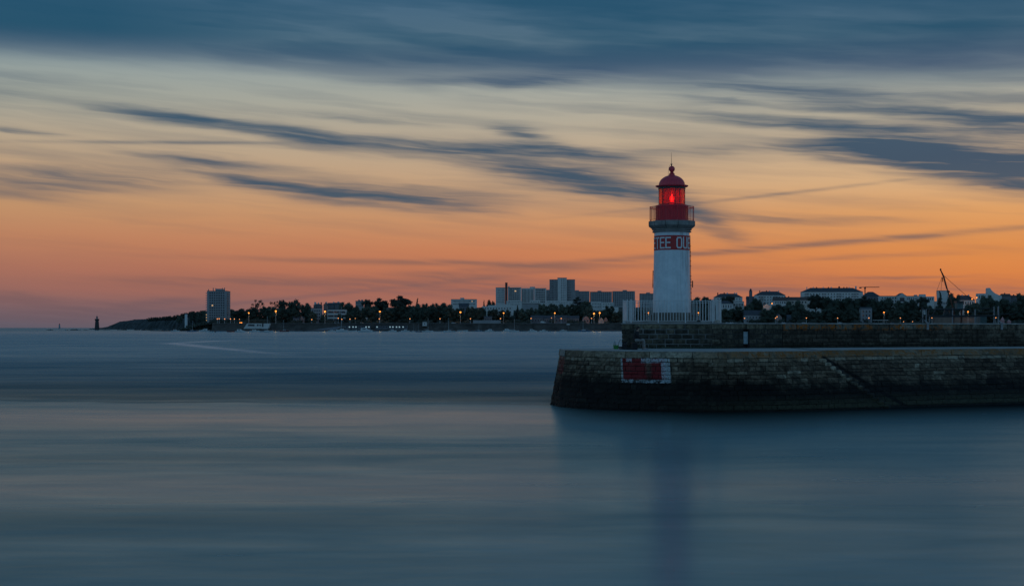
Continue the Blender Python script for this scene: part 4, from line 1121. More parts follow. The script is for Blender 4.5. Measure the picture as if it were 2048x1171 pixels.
def tree_proto(kind, seed):
    rg = random.Random(seed); cr = MB(); tk = MB(); clumps = []
    if kind == 'round':
        clumps.append(((0, 0, .52), (.34, .34, .32)))
        n = 24
        for k in range(n):
            a = 2.4 * k + rg.uniform(-.5, .5); z = .16 + .68 * (k + .5) / n + rg.uniform(-.05, .05)
            lim = math.sqrt(max(0, 1 - ((z - .48) / .47) ** 2)); q = .34 * lim * rg.uniform(.75, 1.08)
            clumps.append(((q * math.cos(a), q * math.sin(a), z), (rg.uniform(.11, .18),) * 2 + (rg.uniform(.09, .14),)))
        tk.tube([(0, 0, -.05), (.01, 0, .2), (.02, .01, .45), (0, 0, .7)], [.035, .028, .02, .008], 7)
        lim_ = [((0, 0, .2), clumps[i][0]) for i in range(0, 12, 2)]
    elif kind == 'spread':   # umbrella / parasol pine
        clumps.append(((0, 0, .66), (.36, .36, .16)))
        for k in range(20):
            a = rg.uniform(0, 2 * math.pi); q = math.sqrt(rg.random()) * .40; z = rg.uniform(.50, .90) - q * .28
            clumps.append(((q * math.cos(a), q * math.sin(a), z), (rg.uniform(.11, .18),) * 2 + (rg.uniform(.06, .10),)))
        tk.tube([(.02, 0, -.05), (0, 0, .3), (.04, .01, .55), (.02, 0, .8)], [.03, .024, .018, .006], 7)
        lim_ = [((0.01, 0, .35), clumps[i][0]) for i in range(0, 14, 2)]
    elif kind == 'sparse':
        for k in range(15):
            a = rg.uniform(0, 2 * math.pi); q = math.sqrt(rg.random()) * .42; z = rg.uniform(.38, .93)
            clumps.append(((q * math.cos(a), q * math.sin(a), z), (rg.uniform(.05, .10),) * 2 + (rg.uniform(.035, .06),)))
        tk.tube([(0, 0, -.05), (.03, 0, .3), (-.02, .01, .6), (0, 0, .85)], [.03, .022, .014, .005], 7)
        lim_ = [((0.02, 0, .25 + .03 * i), clumps[i][0]) for i in range(15)]
    elif kind == 'conifer':
        for k in range(16):
            z = .12 + .84 * k / 15; q = .40 * (1 - (z - .1) / .92)
            for j in range(3 if k < 12 else 1):
                a = rg.uniform(0, 2 * math.pi)
                clumps.append(((q * .55 * math.cos(a), q * .55 * math.sin(a), z), (q * .55 + .03, q * .55 + .03, .045)))
        tk.tube([(0, 0, -.05), (0, 0, .5), (0, 0, 1.0)], [.03, .02, .004], 6)
        lim_ = []
    elif kind == 'cedar':
        for k, (z, q) in enumerate(((.95, .14), (.86, .30), (.75, .40), (.62, .36), (.48, .44), (.34, .36))):
            for j in range(4):
                a = rg.uniform(0, 2 * math.pi); qq = q * rg.uniform(.35, .8)
                clumps.append(((qq * math.cos(a), qq * math.sin(a), z + rg.uniform(-.03, .03)), (q * .5, q * .5, .04)))
        tk.tube([(0, 0, -.05), (0, 0, .5), (.02, 0, .95)], [.035, .024, .006], 6)
        lim_ = [((0, 0, c[0][2] - .06), c[0]) for c in clumps[::3]]
    for a, b in lim_:
        a = Vector(a); b = Vector(b); m_ = lerp(a, b, .5) + Vector((0, 0, .03)); tk.tube([a, m_, b], [.014, .009, .004], 5)
    for c, r_ in clumps:
        nl = {'sparse': 60, 'conifer': 26, 'cedar': 50}.get(kind, 110)
        leafcloud(cr, c, [q * 1.08 for q in r_], nl, {'sparse': .020, 'conifer': .024, 'cedar': .026}.get(kind, .026), rg)
        if kind != 'sparse': core(cr, c, r_, rg)
    return cr, tk
TP = {}
for kind, n in (('round', 5), ('spread', 3), ('sparse', 2), ('conifer', 2), ('cedar', 1)):
    TP[kind] = []
    for k in range(n):
        cr, tk = tree_proto(kind, 100 + 7 * k + len(kind))
        # normalise so crown fills unit width and reaches z = 1
        mx_ = max(max(abs(v[0]) for v in cr.v), 1e-3); mz = max(v[2] for v in cr.v)
        cr.v = [(v[0] * .5 / mx_, v[1] * .5 / mx_, v[2] / mz) for v in cr.v]; tk.v = [(v[0] * .5 / mx_, v[1] * .5 / mx_, v[2] / mz) for v in tk.v]
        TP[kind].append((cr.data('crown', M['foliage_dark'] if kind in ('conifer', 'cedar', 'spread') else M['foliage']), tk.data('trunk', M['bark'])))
TREE_NAME = {'round': 'broadleaf_tree', 'spread': 'umbrella_pine', 'sparse': 'thin_pine', 'conifer': 'fir_tree', 'cedar': 'cedar_tree'}
tcount = [0]
def tree(kind, x0, x1, yt, D, label, low=0):
    """low: pixels row of the ground (else terrain)"""
    X = px2((x0 + x1) / 2, D); w = (x1 - x0) / F * D; zt_ = CAMH + (655 - yt) / F * D
    zb = ground_z(X, D) - .3
    h = max(zt_ - zb, 4)
    tcount[0] += 1
    # wide flat crowns: plant slightly smaller in height than in width is fine
    ps = TP[kind]; cm, tm = ps[tcount[0] % len(ps)]
    t = thing(TREE_NAME[kind], label, 'tree', (X, D, zb), 'trees along the far shore', rz=rnd.uniform(0, 6.28))
    wv_ = w * 1.16
    t.scale = (wv_, wv_, h * 1.0)
    link('crown', cm, t); link('trunk', tm, t)
    return t
T_ = [
 ('round', 452, 478, 617, 1990, 'hazy leafy tree just right of the lone apartment tower'),
 ('round', 474, 500, 615.5, 1980, 'hazy leafy tree left of the wispy open-crowned pine'),
 ('sparse', 497, 525, 598.5, 1900, 'wispy open-crowned pine standing alone above the dark trees'),
 ('round', 492, 520, 613.5, 1880, 'dark round tree beneath the wispy open-crowned pine'),
 ('round', 518, 545, 611, 1890, 'dark bushy tree right of the wispy pine'),
 ('sparse', 541, 559, 601.5, 1900, 'small ragged pine leaning beside the bigger umbrella pine'),
 ('round', 538, 562, 612, 1870, 'dark tree behind the tallest white-posted street lamp'),
 ('spread', 553, 577, 598, 1895, 'umbrella pine with sky showing under its flat crown'),
 ('round', 572, 604, 597, 1885, 'tall dense dark tree left of the roofs with chimneys'),
 ('round', 556, 586, 616, 1850, 'low dark tree in front of the umbrella pine'),
 ('round', 578, 606, 620, 1845, 'low dark tree above the small pink gabled house'),
 ('round', 602, 623, 604, 1890, 'dark rounded tree just left of the paired chimneys'),
 ('round', 616, 634, 621, 1835, 'olive tree in front of the white flats with balconies'),
 ('round', 640, 652, 628, 1840, 'narrow dark tree between the two white blocks of flats'),
 ('round', 674, 686, 626, 1835, 'small dark tree in front of the glazed white building'),
 ('round', 677, 705, 602.5, 1960, 'broad dark tree right of the roof with small dormer'),
 ('round', 697, 720, 609, 1930, 'dark tree left of the pale block among the treetops'),
 ('round', 690, 712, 622, 1850, 'dark tree at the right end of the glazed white building'),
 ('round', 708, 732, 619, 1850, 'dark tree below the pale block among the treetops'),
 ('spread', 722, 748, 597, 1900, 'left one of the two broad pines with merged crowns'),
 ('spread', 744, 779, 594.5, 1905, 'right one of the two broad pines with merged crowns'),
 ('round', 724, 756, 610, 1860, 'dark tree directly left of the brightest orange lamp'),
 ('round', 762, 792, 614, 1850, 'dark tree directly right of the brightest orange lamp'),
 ('spread', 780, 824, 589.5, 1900, 'largest umbrella pine of the left shore rising above all'),
 ('round', 786, 816, 608, 1860, 'dark tree below the largest umbrella pine'),
 ('conifer', 826, 844, 595, 1900, 'pointed fir right of the largest umbrella pine'),
 ('round', 814, 842, 607, 1880, 'dark tree at the foot of the pointed fir'),
 ('round', 840, 862, 605.5, 1890, 'dark tree on the slope right of the pointed fir'),
 ('round', 806, 832, 621, 1840, 'low dark tree behind the left waterfront lamps'),
 ('round', 834, 858, 618, 1840, 'low dark tree above the white box hut on the sea wall'),
 ('round', 858, 880, 604.5, 1900, 'first tree of the even treeline left of the long white block'),
 ('round', 876, 904, 604, 1900, 'tree of the even treeline touching the long white block'),
 ('round', 856, 884, 614, 1850, 'dark tree above the third waterfront lamp'),
 ('round', 880, 912, 612, 1850, 'dark tree left of the bright lamp below the long white block'),
 ('round', 904, 930, 615, 1850, 'dark tree above the bright lamp below the long white block'),
 ('round', 930, 954, 611.5, 1850, 'dark tree right of the gabled house'),
 ('round', 948, 972, 613, 1850, 'dark tree below the flat white villa, left side'),
 ('conifer', 962, 974, 599, 2000, 'small dark fir on the skyline right of the long white block'),
 ('round', 972, 992, 598.5, 2010, 'round dark tree on the skyline against the high slab blocks'),
 ('round', 974, 1000, 617, 1850, 'dark tree in front of the flat white villa'),
 ('round', 998, 1022, 618, 1850, 'dark tree with an orange lamp in front of its crown'),
 ('conifer', 1026, 1044, 609, 1870, 'dark conical tree right of the flat white villa'),
 ('round', 1036, 1062, 616, 1855, 'dark tree below the grey flat-roofed hall'),
 ('round', 1056, 1078, 614, 1860, 'dark tree right below the grey flat-roofed hall'),
 ('round', 1074, 1097, 606, 1875, 'first of three round trees beneath the tallest tower block'),
 ('round', 1094, 1118, 605, 1875, 'middle of three round trees beneath the tallest tower block'),
 ('round', 1116, 1138, 606, 1875, 'last of three round trees beneath the tallest tower block'),
 ('cedar', 1141, 1168, 592.5, 1900, 'flat-topped cedar with layered branches before the tower blocks'),
 ('round', 1134, 1162, 606, 1880, 'dark tree directly under the flat-topped cedar'),
 ('round', 1156, 1186, 600.5, 1880, 'big dark tree right of the flat-topped cedar'),
 ('round', 1166, 1188, 611, 1860, 'lower dark tree right of the cedar, by two orange lamps'),
 ('round', 1192, 1216, 618, 1855, 'dark tree between two bright lamps and the white fence'),
 ('round', 1208, 1230, 609.5, 1880, 'dark tree under the third tower block'),
 ('round', 1222, 1246, 621, 1850, 'dark tree seen against the left end of the white fence'),
 ('round', 1246, 1278, 619, 1860, 'dark tree seen through the left part of the white fence'),
 ('round', 1276, 1312, 617, 1860, 'dark tree seen through the fence left of the tower foot'),
 ('round', 1376, 1402, 592.5, 2100, 'dark skyline tree touching the right edge of the tower'),
 ('round', 1396, 1430, 592, 2100, 'dark skyline tree above the right end of the fence'),
 ('round', 1380, 1410, 612, 1880, 'dark tree seen through the fence right of the tower foot'),
 ('round', 1406, 1440, 608, 1880, 'dark tree behind the right corner of the fence'),
 ('spread', 1441, 1472, 590.5, 1990, 'dark rounded tree in front of the first hip-roofed house'),
 ('round', 1437, 1464, 616, 1860, 'dark tree just right of the fence below the blue-shuttered house'),
 ('round', 1460, 1490, 611, 1870, 'dark tree left of the pale house with garage'),
 ('round', 1486, 1508, 605, 1900, 'dark tree left part of the pair below the bell tower'),
 ('round', 1500, 1526, 594.5, 1920, 'taller dark tree just right of the bell tower'),
 ('round', 1519, 1550, 615.5, 1850, 'rounded tree right of the pale house with garage'),
 ('round', 1540, 1574, 607, 1890, 'dark tree below the low brown roof'),
 ('round', 1568, 1608, 600, 1895, 'broad dark tree right below the low brown roof'),
 ('round', 1582, 1602, 620, 1845, 'small round tree behind the parked cars, first'),
 ('round', 1600, 1622, 617, 1845, 'lighter green round tree above the fourth waterfront lamp'),
 ('spread', 1612, 1650, 587, 1920, 'highest dark crown in front of the long hip-roofed block'),
 ('round', 1640, 1680, 592, 1915, 'dark crown hiding the middle of the long hip-roofed block'),
 ('round', 1620, 1646, 621, 1845, 'low round tree left of the big light green one'),
 ('round', 1642, 1680, 613.5, 1850, 'big lighter green round tree on the promenade'),
 ('round', 1678, 1697, 620.5, 1845, 'small round tree left of its twin, beside the big light one'),
 ('round', 1696, 1720, 619.5, 1845, 'small round tree, right twin, above the white posts'),
 ('round', 1678, 1718, 593, 1915, 'dark crown below the right end of the long block'),
 ('spread', 1708, 1744, 589.5, 1925, 'dark crown right below the building crane'),
 ('round', 1736, 1762, 596, 1900, 'dark tree right of the crane with bare trunk below'),
 ('round', 1758, 1790, 593.5, 1900, 'dark tree above the two-tone orange lamp on the right'),
 ('round', 1786, 1812, 599, 1890, 'dark tree below the white gabled terrace, left'),
 ('round', 1808, 1836, 596.5, 1890, 'dark tree below the white gabled terrace, right'),
 ('spread', 1832, 1860, 591.5, 1910, 'dark crown left of the leaning boom'),
 ('round', 1776, 1806, 617, 1850, 'low dark tree over the boat shelter roof'),
 ('round', 1812, 1846, 619, 1850, 'low dark tree left of the fishing platform'),
 ('conifer', 1869, 1891, 581, 1960, 'dark fir in front of the pale slab-like church'),
 ('round', 1894, 1920, 584.5, 1960, 'round dark tree directly behind the leaning boom'),
 ('round', 1852, 1882, 610, 1860, 'dark tree behind the left end of the fishing platform'),
 ('round', 1890, 1918, 607, 1860, 'dark tree behind the winch drum of the fishing platform'),
 ('round', 1929, 1966, 603.5, 1870, 'dark tree right of the platform cabin'),
 ('round', 1960, 1988, 588, 1900, 'dark tree in front of the curved-roof church'),
 ('round', 1980, 2012, 595.5, 1890, 'dark tree right of the curved-roof church'),
 ('round', 1962, 1996, 612, 1850, 'low dark tree over the right part of the fishing platform'),
 ('round', 2004, 2036, 598, 1890, 'dark tree near the right frame edge below the brown roofs'),
 ('round', 2030, 2066, 584, 1960, 'tall dark tree cut by the right frame edge'),
 ('round', 2018, 2054, 617, 1850, 'low tree at the right frame edge beside pink-lit stalls'),
]
for k, x0, x1, yt, D, lab in T_: tree(k, x0, x1, yt, D, lab)
for x0, x1, yt, lab in ((352, 366, 631.5, 'small tree left of the white house on the headland'), (378, 392, 622, 'tree on the headland ridge right of the white house'), (390, 404, 621.5, 'first tree on the headland close to the apartment tower'), (400, 416, 619.5, 'tree on the headland touching the apartment tower')):
    X = px2((x0 + x1) / 2, 3500); t = thing('hill_tree', lab, 'tree', (X, 3500, 14), 'trees on the distant headland')
    w = (x1 - x0) / F * 3500; t.scale = (w, w, CAMH + (655 - yt) / F * 3500 - 14); link('crown', TP['round'][0][0], t); link('trunk', TP['round'][0][1], t)
# undergrowth between the trunks, one uncountable mass
mb = MB(); rg = random.Random(77)
for k in range(1100):
    px = rg.uniform(380, 2090); D = rg.choice((1832, 1850, 1880, 1930, 2000, 2100))
    X = px2(px, D); z = ground_z(X, D)
    hh = rg.uniform(3.0, 7.5) * (1 if D < 1900 else 1.5)
    if px < 425: hh = rg.uniform(3, 6)
    if D == 1832 and rg.random() < .45: continue
    leafcloud(mb, (X, D, z + hh * .4), (rg.uniform(4, 8), 4, hh * .6), 26, 1.1, rg)
    core(mb, (X, D, z + hh * .35), (6, 4, hh * .6), rg)
for k in range(420):
    px = rg.uniform(640, 2090); D = rg.choice((1940, 1965, 1990)); X = px2(px, D); z = ground_z(X, D); hh = rg.uniform(5, 10)
    leafcloud(mb, (X, D, z + hh * .45), (rg.uniform(5, 9), 5, hh * .55), 30, 1.1, rg); core(mb, (X, D, z + hh * .4), (7, 5, hh * .55), rg)
sh = mb.build('undergrowth', M['foliage_dark']); sh['kind'] = 'stuff'; sh['label'] = 'dark hedges and undergrowth between the trees of the far shore'; sh['category'] = 'undergrowth'
mb = MB()
for k in range(60):
    px = rg.uniform(366, 432); D = 1800; X = px2(px, D)
    leafcloud(mb, (X, D, rg.uniform(1.5, 8) * min(1, (px - 350) / 60)), (6, 5, 2.4), 30, 1.0, rg); core(mb, (X, D, 1.5 + rg.uniform(0, 5) * min(1, (px - 360) / 60)), (6, 5, 2.4), rg)
for k in range(260):
    px = rg.uniform(296, 424); D = 3560; X = px2(px, D)
    yy = np.interp(px, [q[0] for q in ridge], [q[1] for q in ridge]) + rg.uniform(-1.2, 4); z = CAMH + (655 - yy) / F * D
    leafcloud(mb, (X, D, z), (rg.uniform(3, 8), 5, rg.uniform(2, 4)), 14, 1.6, rg)
tg = mb.build('thicket', M['foliage_dark']); tg['kind'] = 'stuff'; tg['label'] = 'dark scrub and thicket on the headland and point left of the apartment tower'; tg['category'] = 'thicket'

M['facade_tan'] = simple('facade_tan', (.20, .15, .12), .85, var=.2, scale=.15)
# ------------------------------------------------------------------ buildings
def unitbox(): 
    b = MB(); b.box(-.5, .5, -.5, .5, -.5, .5); return b
WIN = unitbox().data('window', M['pane']); WINL = unitbox().data('window', M['lit_window']); BALC = unitbox().data('balcony', M['balcony']); BALD = unitbox().data('balcony', M['grey_metal'])
def put(name, me, parent, x, y, z, sx, sy, sz):
    o = link(name, me, parent, (x, y, z)); o.scale = (sx, sy, sz); return o
def building(name, cat, label, x0, x1, yt, yb, D, wall='facade_white', roof=None, roofpx=0, depth=12, cols=0, rows=0, wfill=(.45, .5), chim=(), block=None, base=None, wm=(.06, .10), lit=(), inset=.0, skip=None, rz=0, balc=None, hip=.6, group=None, ridge_d=False):
    """walls between pixel rows yt (eave) and yb at distance D; roof rises roofpx above"""
    S = D / F; W = (x1 - x0) * S; z1 = CAMH + (655 - yt) * S; z0 = CAMH + (655 - yb) * S
    X = px2((x0 + x1) / 2, D)
    t = thing(name, label, cat, (X, D, z0), group, rz=rz)
    H = z1 - z0; zb = min(ground_z(X, D) - 2, z0) - z0 - 1
    mb = MB(); mb.box(-W / 2, W / 2, 0, depth, zb, H)
    if block:
        for bx0, bx1, by in block:
            a, b = (bx0 - (x0 + x1) / 2) * S, (bx1 - (x0 + x1) / 2) * S
            mb.box(a, b, 1.0, depth * .8, H - .02, H + (yt - by) * S)
    mb.build('wall', M[wall], t)
    if roof:
        rh = roofpx * S; o = .5; mb = MB(); e = H + .02
        if roof == 'hip':
            k = min(depth * hip, W * .35)
            vs = [(-W / 2 - o, -o, e), (W / 2 + o, -o, e), (W / 2 + o, depth + o, e), (-W / 2 - o, depth + o, e), (-W / 2 + k, depth / 2, e + rh), (W / 2 - k, depth / 2, e + rh)]
            mb.mesh(vs, [(0, 1, 5, 4), (1, 2, 5), (2, 3, 4, 5), (3, 0, 4), (0, 3, 2, 1)])
        elif roof == 'gable':
            vs = [(-W / 2 - o, -o, e), (W / 2 + o, -o, e), (W / 2 + o, depth + o, e), (-W / 2 - o, depth + o, e), (-W / 2 - o, depth / 2, e + rh), (W / 2 + o, depth / 2, e + rh)]
            mb.mesh(vs, [(0, 1, 5, 4), (1, 2, 5), (2, 3, 4, 5), (3, 0, 4), (0, 3, 2, 1)])
        elif roof == 'front':   # gable end faces the water
            vs = [(-W / 2 - o, -o, e), (W / 2 + o, -o, e), (W / 2 + o, depth + o, e), (-W / 2 - o, depth + o, e), (0, -o, e + rh), (0, depth + o, e + rh)]
            mb.mesh(vs, [(1, 2, 5, 4), (0, 4, 5, 3), (2, 3, 5), (0, 3, 2, 1)])
            g2_ = MB(); g2_.mesh([(-W / 2, -.3, e - .05), (W / 2, -.3, e - .05), (0, -.3, e + rh - .5)], [(0, 1, 2)]); g2_.build('gable', M[wall], t)
        elif roof == 'flat':
            mb.box(-W / 2 - .3, W / 2 + .3, -.3, depth + .3, e, e + max(rh, .5))
        ro = mb.build('roof', M['roof_brown'] if name.endswith('hall') or roof == 'brown' else M['slate'], t)
        for cx, ctop, cw in chim:
            a = (cx - (x0 + x1) / 2) * S; cm = MB(); cm.box(a - cw * S / 2, a + cw * S / 2, depth / 2 - .7, depth / 2 + .7, e + rh * .2, H + max(yt - ctop, roofpx + 1.8) * S); cm.build('chimney', M['facade_white'] if rnd.random() < .4 else M['brick_stack'], ro)
    if cols and rows:
        cw = W * (1 - 2 * wm[0]) / cols; rhh = H * (1 - wm[1]) / rows
        for r_ in range(rows):
            for c_ in range(cols):
                if skip and skip(c_, r_): continue
                a = -W / 2 + W * wm[0] + cw * (c_ + .5); zz = H * (1 - wm[1]) - rhh * (r_ + .5) + H * wm[1] * .3
                put('window', WINL if (c_, r_) in lit else WIN, t, a, .02, zz, cw * wfill[0], .24, rhh * wfill[1])
    if balc:
        for a0, a1, nr, ya, yb2, dark_ in balc:
            for k in range(nr):
                yy = lerp(ya, yb2, (k + .5) / nr); zz = (yb - yy) * S
                put('balcony', BALD if dark_ else BALC, t, ((a0 + a1) / 2 - (x0 + x1) / 2) * S, -.65, zz, (a1 - a0) * S, 1.3, 1.0)
    return t
B = building
# lone apartment tower on the left
tw = B('apartment_tower', 'apartment tower', 'lone twelve-storey apartment tower with side balconies left of the trees', 414, 453.5, 582, 643, 1900, 'facade_grey', depth=24, cols=7, rows=12, wfill=(.62, .55), wm=(.10, .03), block=[(431, 443, 577)], lit=((1, 5),), roof='flat', roofpx=.6)
S = 1900 / F
for k in range(12):
    zz = (643 - (586 + k * 4.6)) * S
    put('balcony', BALC, tw, (412.2 - 433.75) * S, 6, zz, 2.4, 7, .9); put('balcony', BALC, tw, (455.2 - 433.75) * S, 6, zz, 2.6, 8, .9)
for xx, yy in ((424, 575.5), (429, 576), (442.5, 575.5), (446.8, 575), (414.5, 578)):
    a = MB(); a.box(-.45, .45, -.45, .45, 0, (582 - yy) * S); a.build('roof_mast', M['grey_metal'], tw, loc=((xx - 433.75) * S, 8, 61 * S + .3))
for yy in (629, 634.5, 640):
    put('wall_light', WINL, tw, (411.6 - 433.75) * S, 4, (643 - yy) * S, 1.0, .6, 1.1)
B('white_villa', 'house', 'tiny white house high on the distant headland', 369.5, 373.5, 628, 637.5, 3450, 'facade_white', roof='gable', roofpx=1, depth=8)
B('terrace_house', 'house', 'slate-roofed house with twin chimneys above the trees', 627, 643, 610, 620, 1990, 'facade_dim', roof='hip', roofpx=3, depth=10, chim=((629.5, 603.5, 4), (636, 604.5, 2.5), (641.5, 604, 2)), cols=4, rows=1)
B('gabled_house', 'house', 'pale gable-ended house right of the twin chimneys', 647, 655, 610, 620, 2000, 'facade_pink', roof='front', roofpx=5, depth=16, chim=((651, 603.5, 3.5),))
B('long_roof_house', 'house', 'low house with long brown roof right of the pale gable', 655.5, 668, 609, 620, 2010, 'facade_dim', roof='gable', roofpx=4, depth=10, chim=((666.5, 604, 3),))
B('dormer_house', 'house', 'slate roof with small dormer left of the broad dark tree', 669, 681, 608, 620, 2010, 'facade_dim', roof='gable', roofpx=3.5, depth=10, chim=((676, 603.5, 4),))
B('flats', 'building', 'white three-storey flats with dark balconies left of a bright lamp', 622, 642, 616, 644, 1850, 'facade_grey', depth=12, cols=4, rows=4, wfill=(.6, .5), roof='flat', roofpx=.8, lit=((0, 3),))
B('flats', 'building', 'wide white building with long glazed storeys', 655, 692, 619, 643.5, 1855, 'facade_white', depth=12, cols=3, rows=3, wfill=(.94, .55), wm=(.02, .05), roof='flat', roofpx=.8)
B('flats', 'building', 'narrow white wing at the right end of the glazed building', 692.5, 697, 630, 643.5, 1852, 'facade_white', depth=10, cols=2, rows=1, wfill=(.4, .4))
B('small_house', 'house', 'small pink gabled house deep among dark trees', 586, 598, 636, 644, 1835, 'facade_dim', roof='gable', roofpx=4, depth=9, cols=2, rows=1)
B('small_house', 'house', 'second dim gable beside the small pink house', 598.5, 608, 636, 644, 1838, 'facade_pink', roof='front', roofpx=4, depth=9, cols=2, rows=1)
B('cafe', 'building', 'long low white cafe with warm lit windows', 699, 735, 634.5, 643, 1850, 'facade_white', depth=10, cols=9, rows=1, wfill=(.6, .55), wm=(.03, .2), lit=((0, 0), (3, 0), (4, 0)), roof='flat', roofpx=.6)
B('pale_block', 'building', 'pale flat-topped block peeping over the treetops', 711, 726, 602, 614, 2250, 'facade_grey', depth=14, cols=6, rows=2, roof='flat', roofpx=.8, block=[(716, 719, 599), (722, 725, 599)])
B('long_block', 'building', 'long low white block on the skyline above the central trees', 902, 953.5, 598.5, 611, 2400, 'facade_white', depth=14, cols=18, rows=2, wfill=(.5, .45), block=[(920.5, 928, 595)], lit=((15, 0),), roof='flat', roofpx=.4)
B('gabled_house', 'house', 'grey gabled house with steep roof below the long white block', 918, 937, 612, 624, 2060, 'facade_dim', roof='gable', roofpx=6.5, depth=12, cols=3, rows=1)
B('garden_villa', 'building', 'flat-roofed white villa stepped in two levels', 964, 1027, 612, 627, 1960, 'facade_white', depth=14, cols=10, rows=2, wfill=(.4, .35), block=[(991, 1021, 608), (976, 991, 610)])
B('low_building', 'building', 'low white waterfront house half hidden by trees', 968, 984, 634, 642, 1830, 'facade_dim', depth=8, cols=4, rows=1, roof='gable', roofpx=2)
# garden walls
B('garden_wall', 'wall', 'long pale garden wall on the promenade below the flat-roofed villa', 946, 1000, 640, 645, 1812, 'facade_grey', depth=1)
B('white_hut', 'hut', 'white box hut standing on the sea wall', 845, 853.5, 643.5, 650, 1783, 'facade_white', depth=5, roof='flat', roofpx=.5, cols=1, rows=1, wfill=(.3, .3))
# slab blocks
B('slab_block', 'building', 'westernmost tall slab block with a dark flue at its corner', 991.5, 1010, 575, 606, 2500, 'facade_white', depth=18, cols=6, rows=8, wfill=(.36, .4), roof='flat', roofpx=.4)
fl_ = B('flue_tower', 'chimney', 'dark brick flue tower rising between two white slab blocks', 1010.3, 1015, 565.5, 606, 2490, 'brick_stack', depth=4, roof='flat', roofpx=.8)
B('slab_block', 'building', 'slab block with brown glazed bays right of the dark flue', 1015.5, 1042.5, 575, 608, 2500, 'facade_white', depth=18, cols=6, rows=8, wfill=(.85, .6), wm=(.10, .03), block=[(1016, 1019.5, 572.5)], lit=((3, 1),), roof='flat', roofpx=.4)
B('slab_block', 'building', 'slab block with thin vertical fins beside the brown-bayed one', 1043, 1068, 576, 606, 2510, 'facade_white', depth=18, cols=8, rows=1, wfill=(.4, .92), wm=(.05, .05), block=[(1060, 1070, 573)])
B('slab_block', 'building', 'slab block with dark glazed bays left of the tallest tower', 1068.5, 1092.5, 576.5, 606, 2505, 'facade_white', depth=18, cols=6, rows=8, wfill=(.85, .6), wm=(.10, .03), roof='flat', roofpx=.4)
B('slab_block', 'building', 'narrow set-back slab beside the tallest tower', 1093, 1100, 579, 606, 2600, 'facade_grey', depth=18, cols=3, rows=7, wfill=(.4, .4))
# tallest tower
B('tower_block', 'building', 'tallest tower block, left wing with white balcony bands', 1099.5, 1115.3, 559, 605, 2500, 'facade_grey', depth=20, cols=4, rows=13, wfill=(.55, .55), wm=(.04, .02), skip=lambda c, r: c in (2, 3), balc=[(1107.5, 1115, 13, 560, 603, False)], roof='flat', roofpx=.4)
B('tower_block', 'building', 'tallest tower block, projecting middle bay with window columns', 1115.6, 1133.5, 555.5, 605, 2490, 'facade_white', depth=20, cols=4, rows=14, wfill=(.4, .5), wm=(.10, .03), skip=lambda c, r: c == 0, roof='flat', roofpx=.4)
B('tower_block', 'building', 'tallest tower block, right wing with balcony bands and blank end', 1133.8, 1150, 559, 605, 2500, 'facade_grey', depth=20, cols=4, rows=13, wfill=(.6, .55), wm=(.04, .02), skip=lambda c, r: c > 1, balc=[(1134, 1142.5, 13, 560, 603, False)], roof='flat', roofpx=.4)
for a, b, yt, bb, lab in ((1150.5, 1179, 582.5, (1151, 1158, 580), 'square tower block right behind the tallest one, pink-edged'), (1181.5, 1224, 583.5, (1196, 1203, 581), 'square tower block standing between two narrow sky gaps'), (1226.5, 1270, 582.5, (1246.5, 1254, 579.7), 'square tower block left of the fence, last before the lighthouse'), (1281, 1312, 587, (1294, 1300, 584.5), 'square tower block half hidden by the lighthouse')):
    B('tower_block', 'building', lab, a, b, yt, 612, 2600, 'facade_grey', depth=22, cols=9, rows=8, wfill=(.42, .5), wm=(.06, .04), block=[bb], roof='flat', roofpx=.4)
for a, b, yt, yb, D, cols, lab in ((1013, 1043, 601, 611, 2380, 9, 'low white block in front of the brown-bayed slab'), (1060, 1080, 600, 611, 2400, 5, 'low white block below the finned slab'), (1093, 1119, 601, 611, 2380, 8, 'white terrace below the tallest tower, left half'), (1119.5, 1145, 602, 611, 2380, 7, 'white terrace below the tallest tower, right half'), (1182, 1203, 603, 617, 2300, 6, 'white low-rise with slit windows below the second square tower, left'), (1203.5, 1227, 604, 616, 2290, 6, 'white low-rise with slit windows below the second square tower, right'), (1226.5, 1237, 614, 623, 2200, 0, 'small plain white shed left of the fence')):
    B('low_rise', 'building', lab, a, b, yt, yb, D, 'facade_white', depth=12, cols=cols, rows=2 if cols else 0, wfill=(.35, .4))
B('flat_hall', 'building', 'grey flat-roofed hall below the finned slab', 1044, 1079, 607, 617, 2300, 'facade_grey', depth=16, roof='flat', roofpx=.8)
for a, b, yt, rp_, lab, wl in ((1062, 1086, 635, 5, 'dim pink-grey terraced house, leftmost under the central trees', 'facade_dim'), (1087, 1108, 636, 5.5, 'dim terraced house with an orange lamp at its roof', 'facade_dim'), (1109, 1134, 635, 5, 'dim terraced house in the middle of the row under the trees', 'facade_dim'), (1135, 1158, 636, 5, 'dim terraced house left of the steep pinkish gable', 'facade_dim')):
    B('terraced_house', 'house', lab, a, b, yt, 645, 1840, wl, roof='gable', roofpx=rp_, depth=9, cols=4, rows=1, wfill=(.4, .4))
B('gabled_house', 'house', 'steep pinkish gable house near the two orange lamps', 1165, 1179, 637, 645, 1838, 'facade_pink', roof='front', roofpx=7, depth=9, cols=2, rows=1)
B('small_house', 'house', 'small pale gabled house lit beside a white lamp', 1197, 1208, 640, 646, 1830, 'facade_grey', roof='front', roofpx=6, depth=8)
B('small_house', 'house', 'small pinkish gable right behind the pale gabled house', 1208.5, 1215, 639, 646, 1834, 'facade_pink', roof='front', roofpx=6, depth=8)
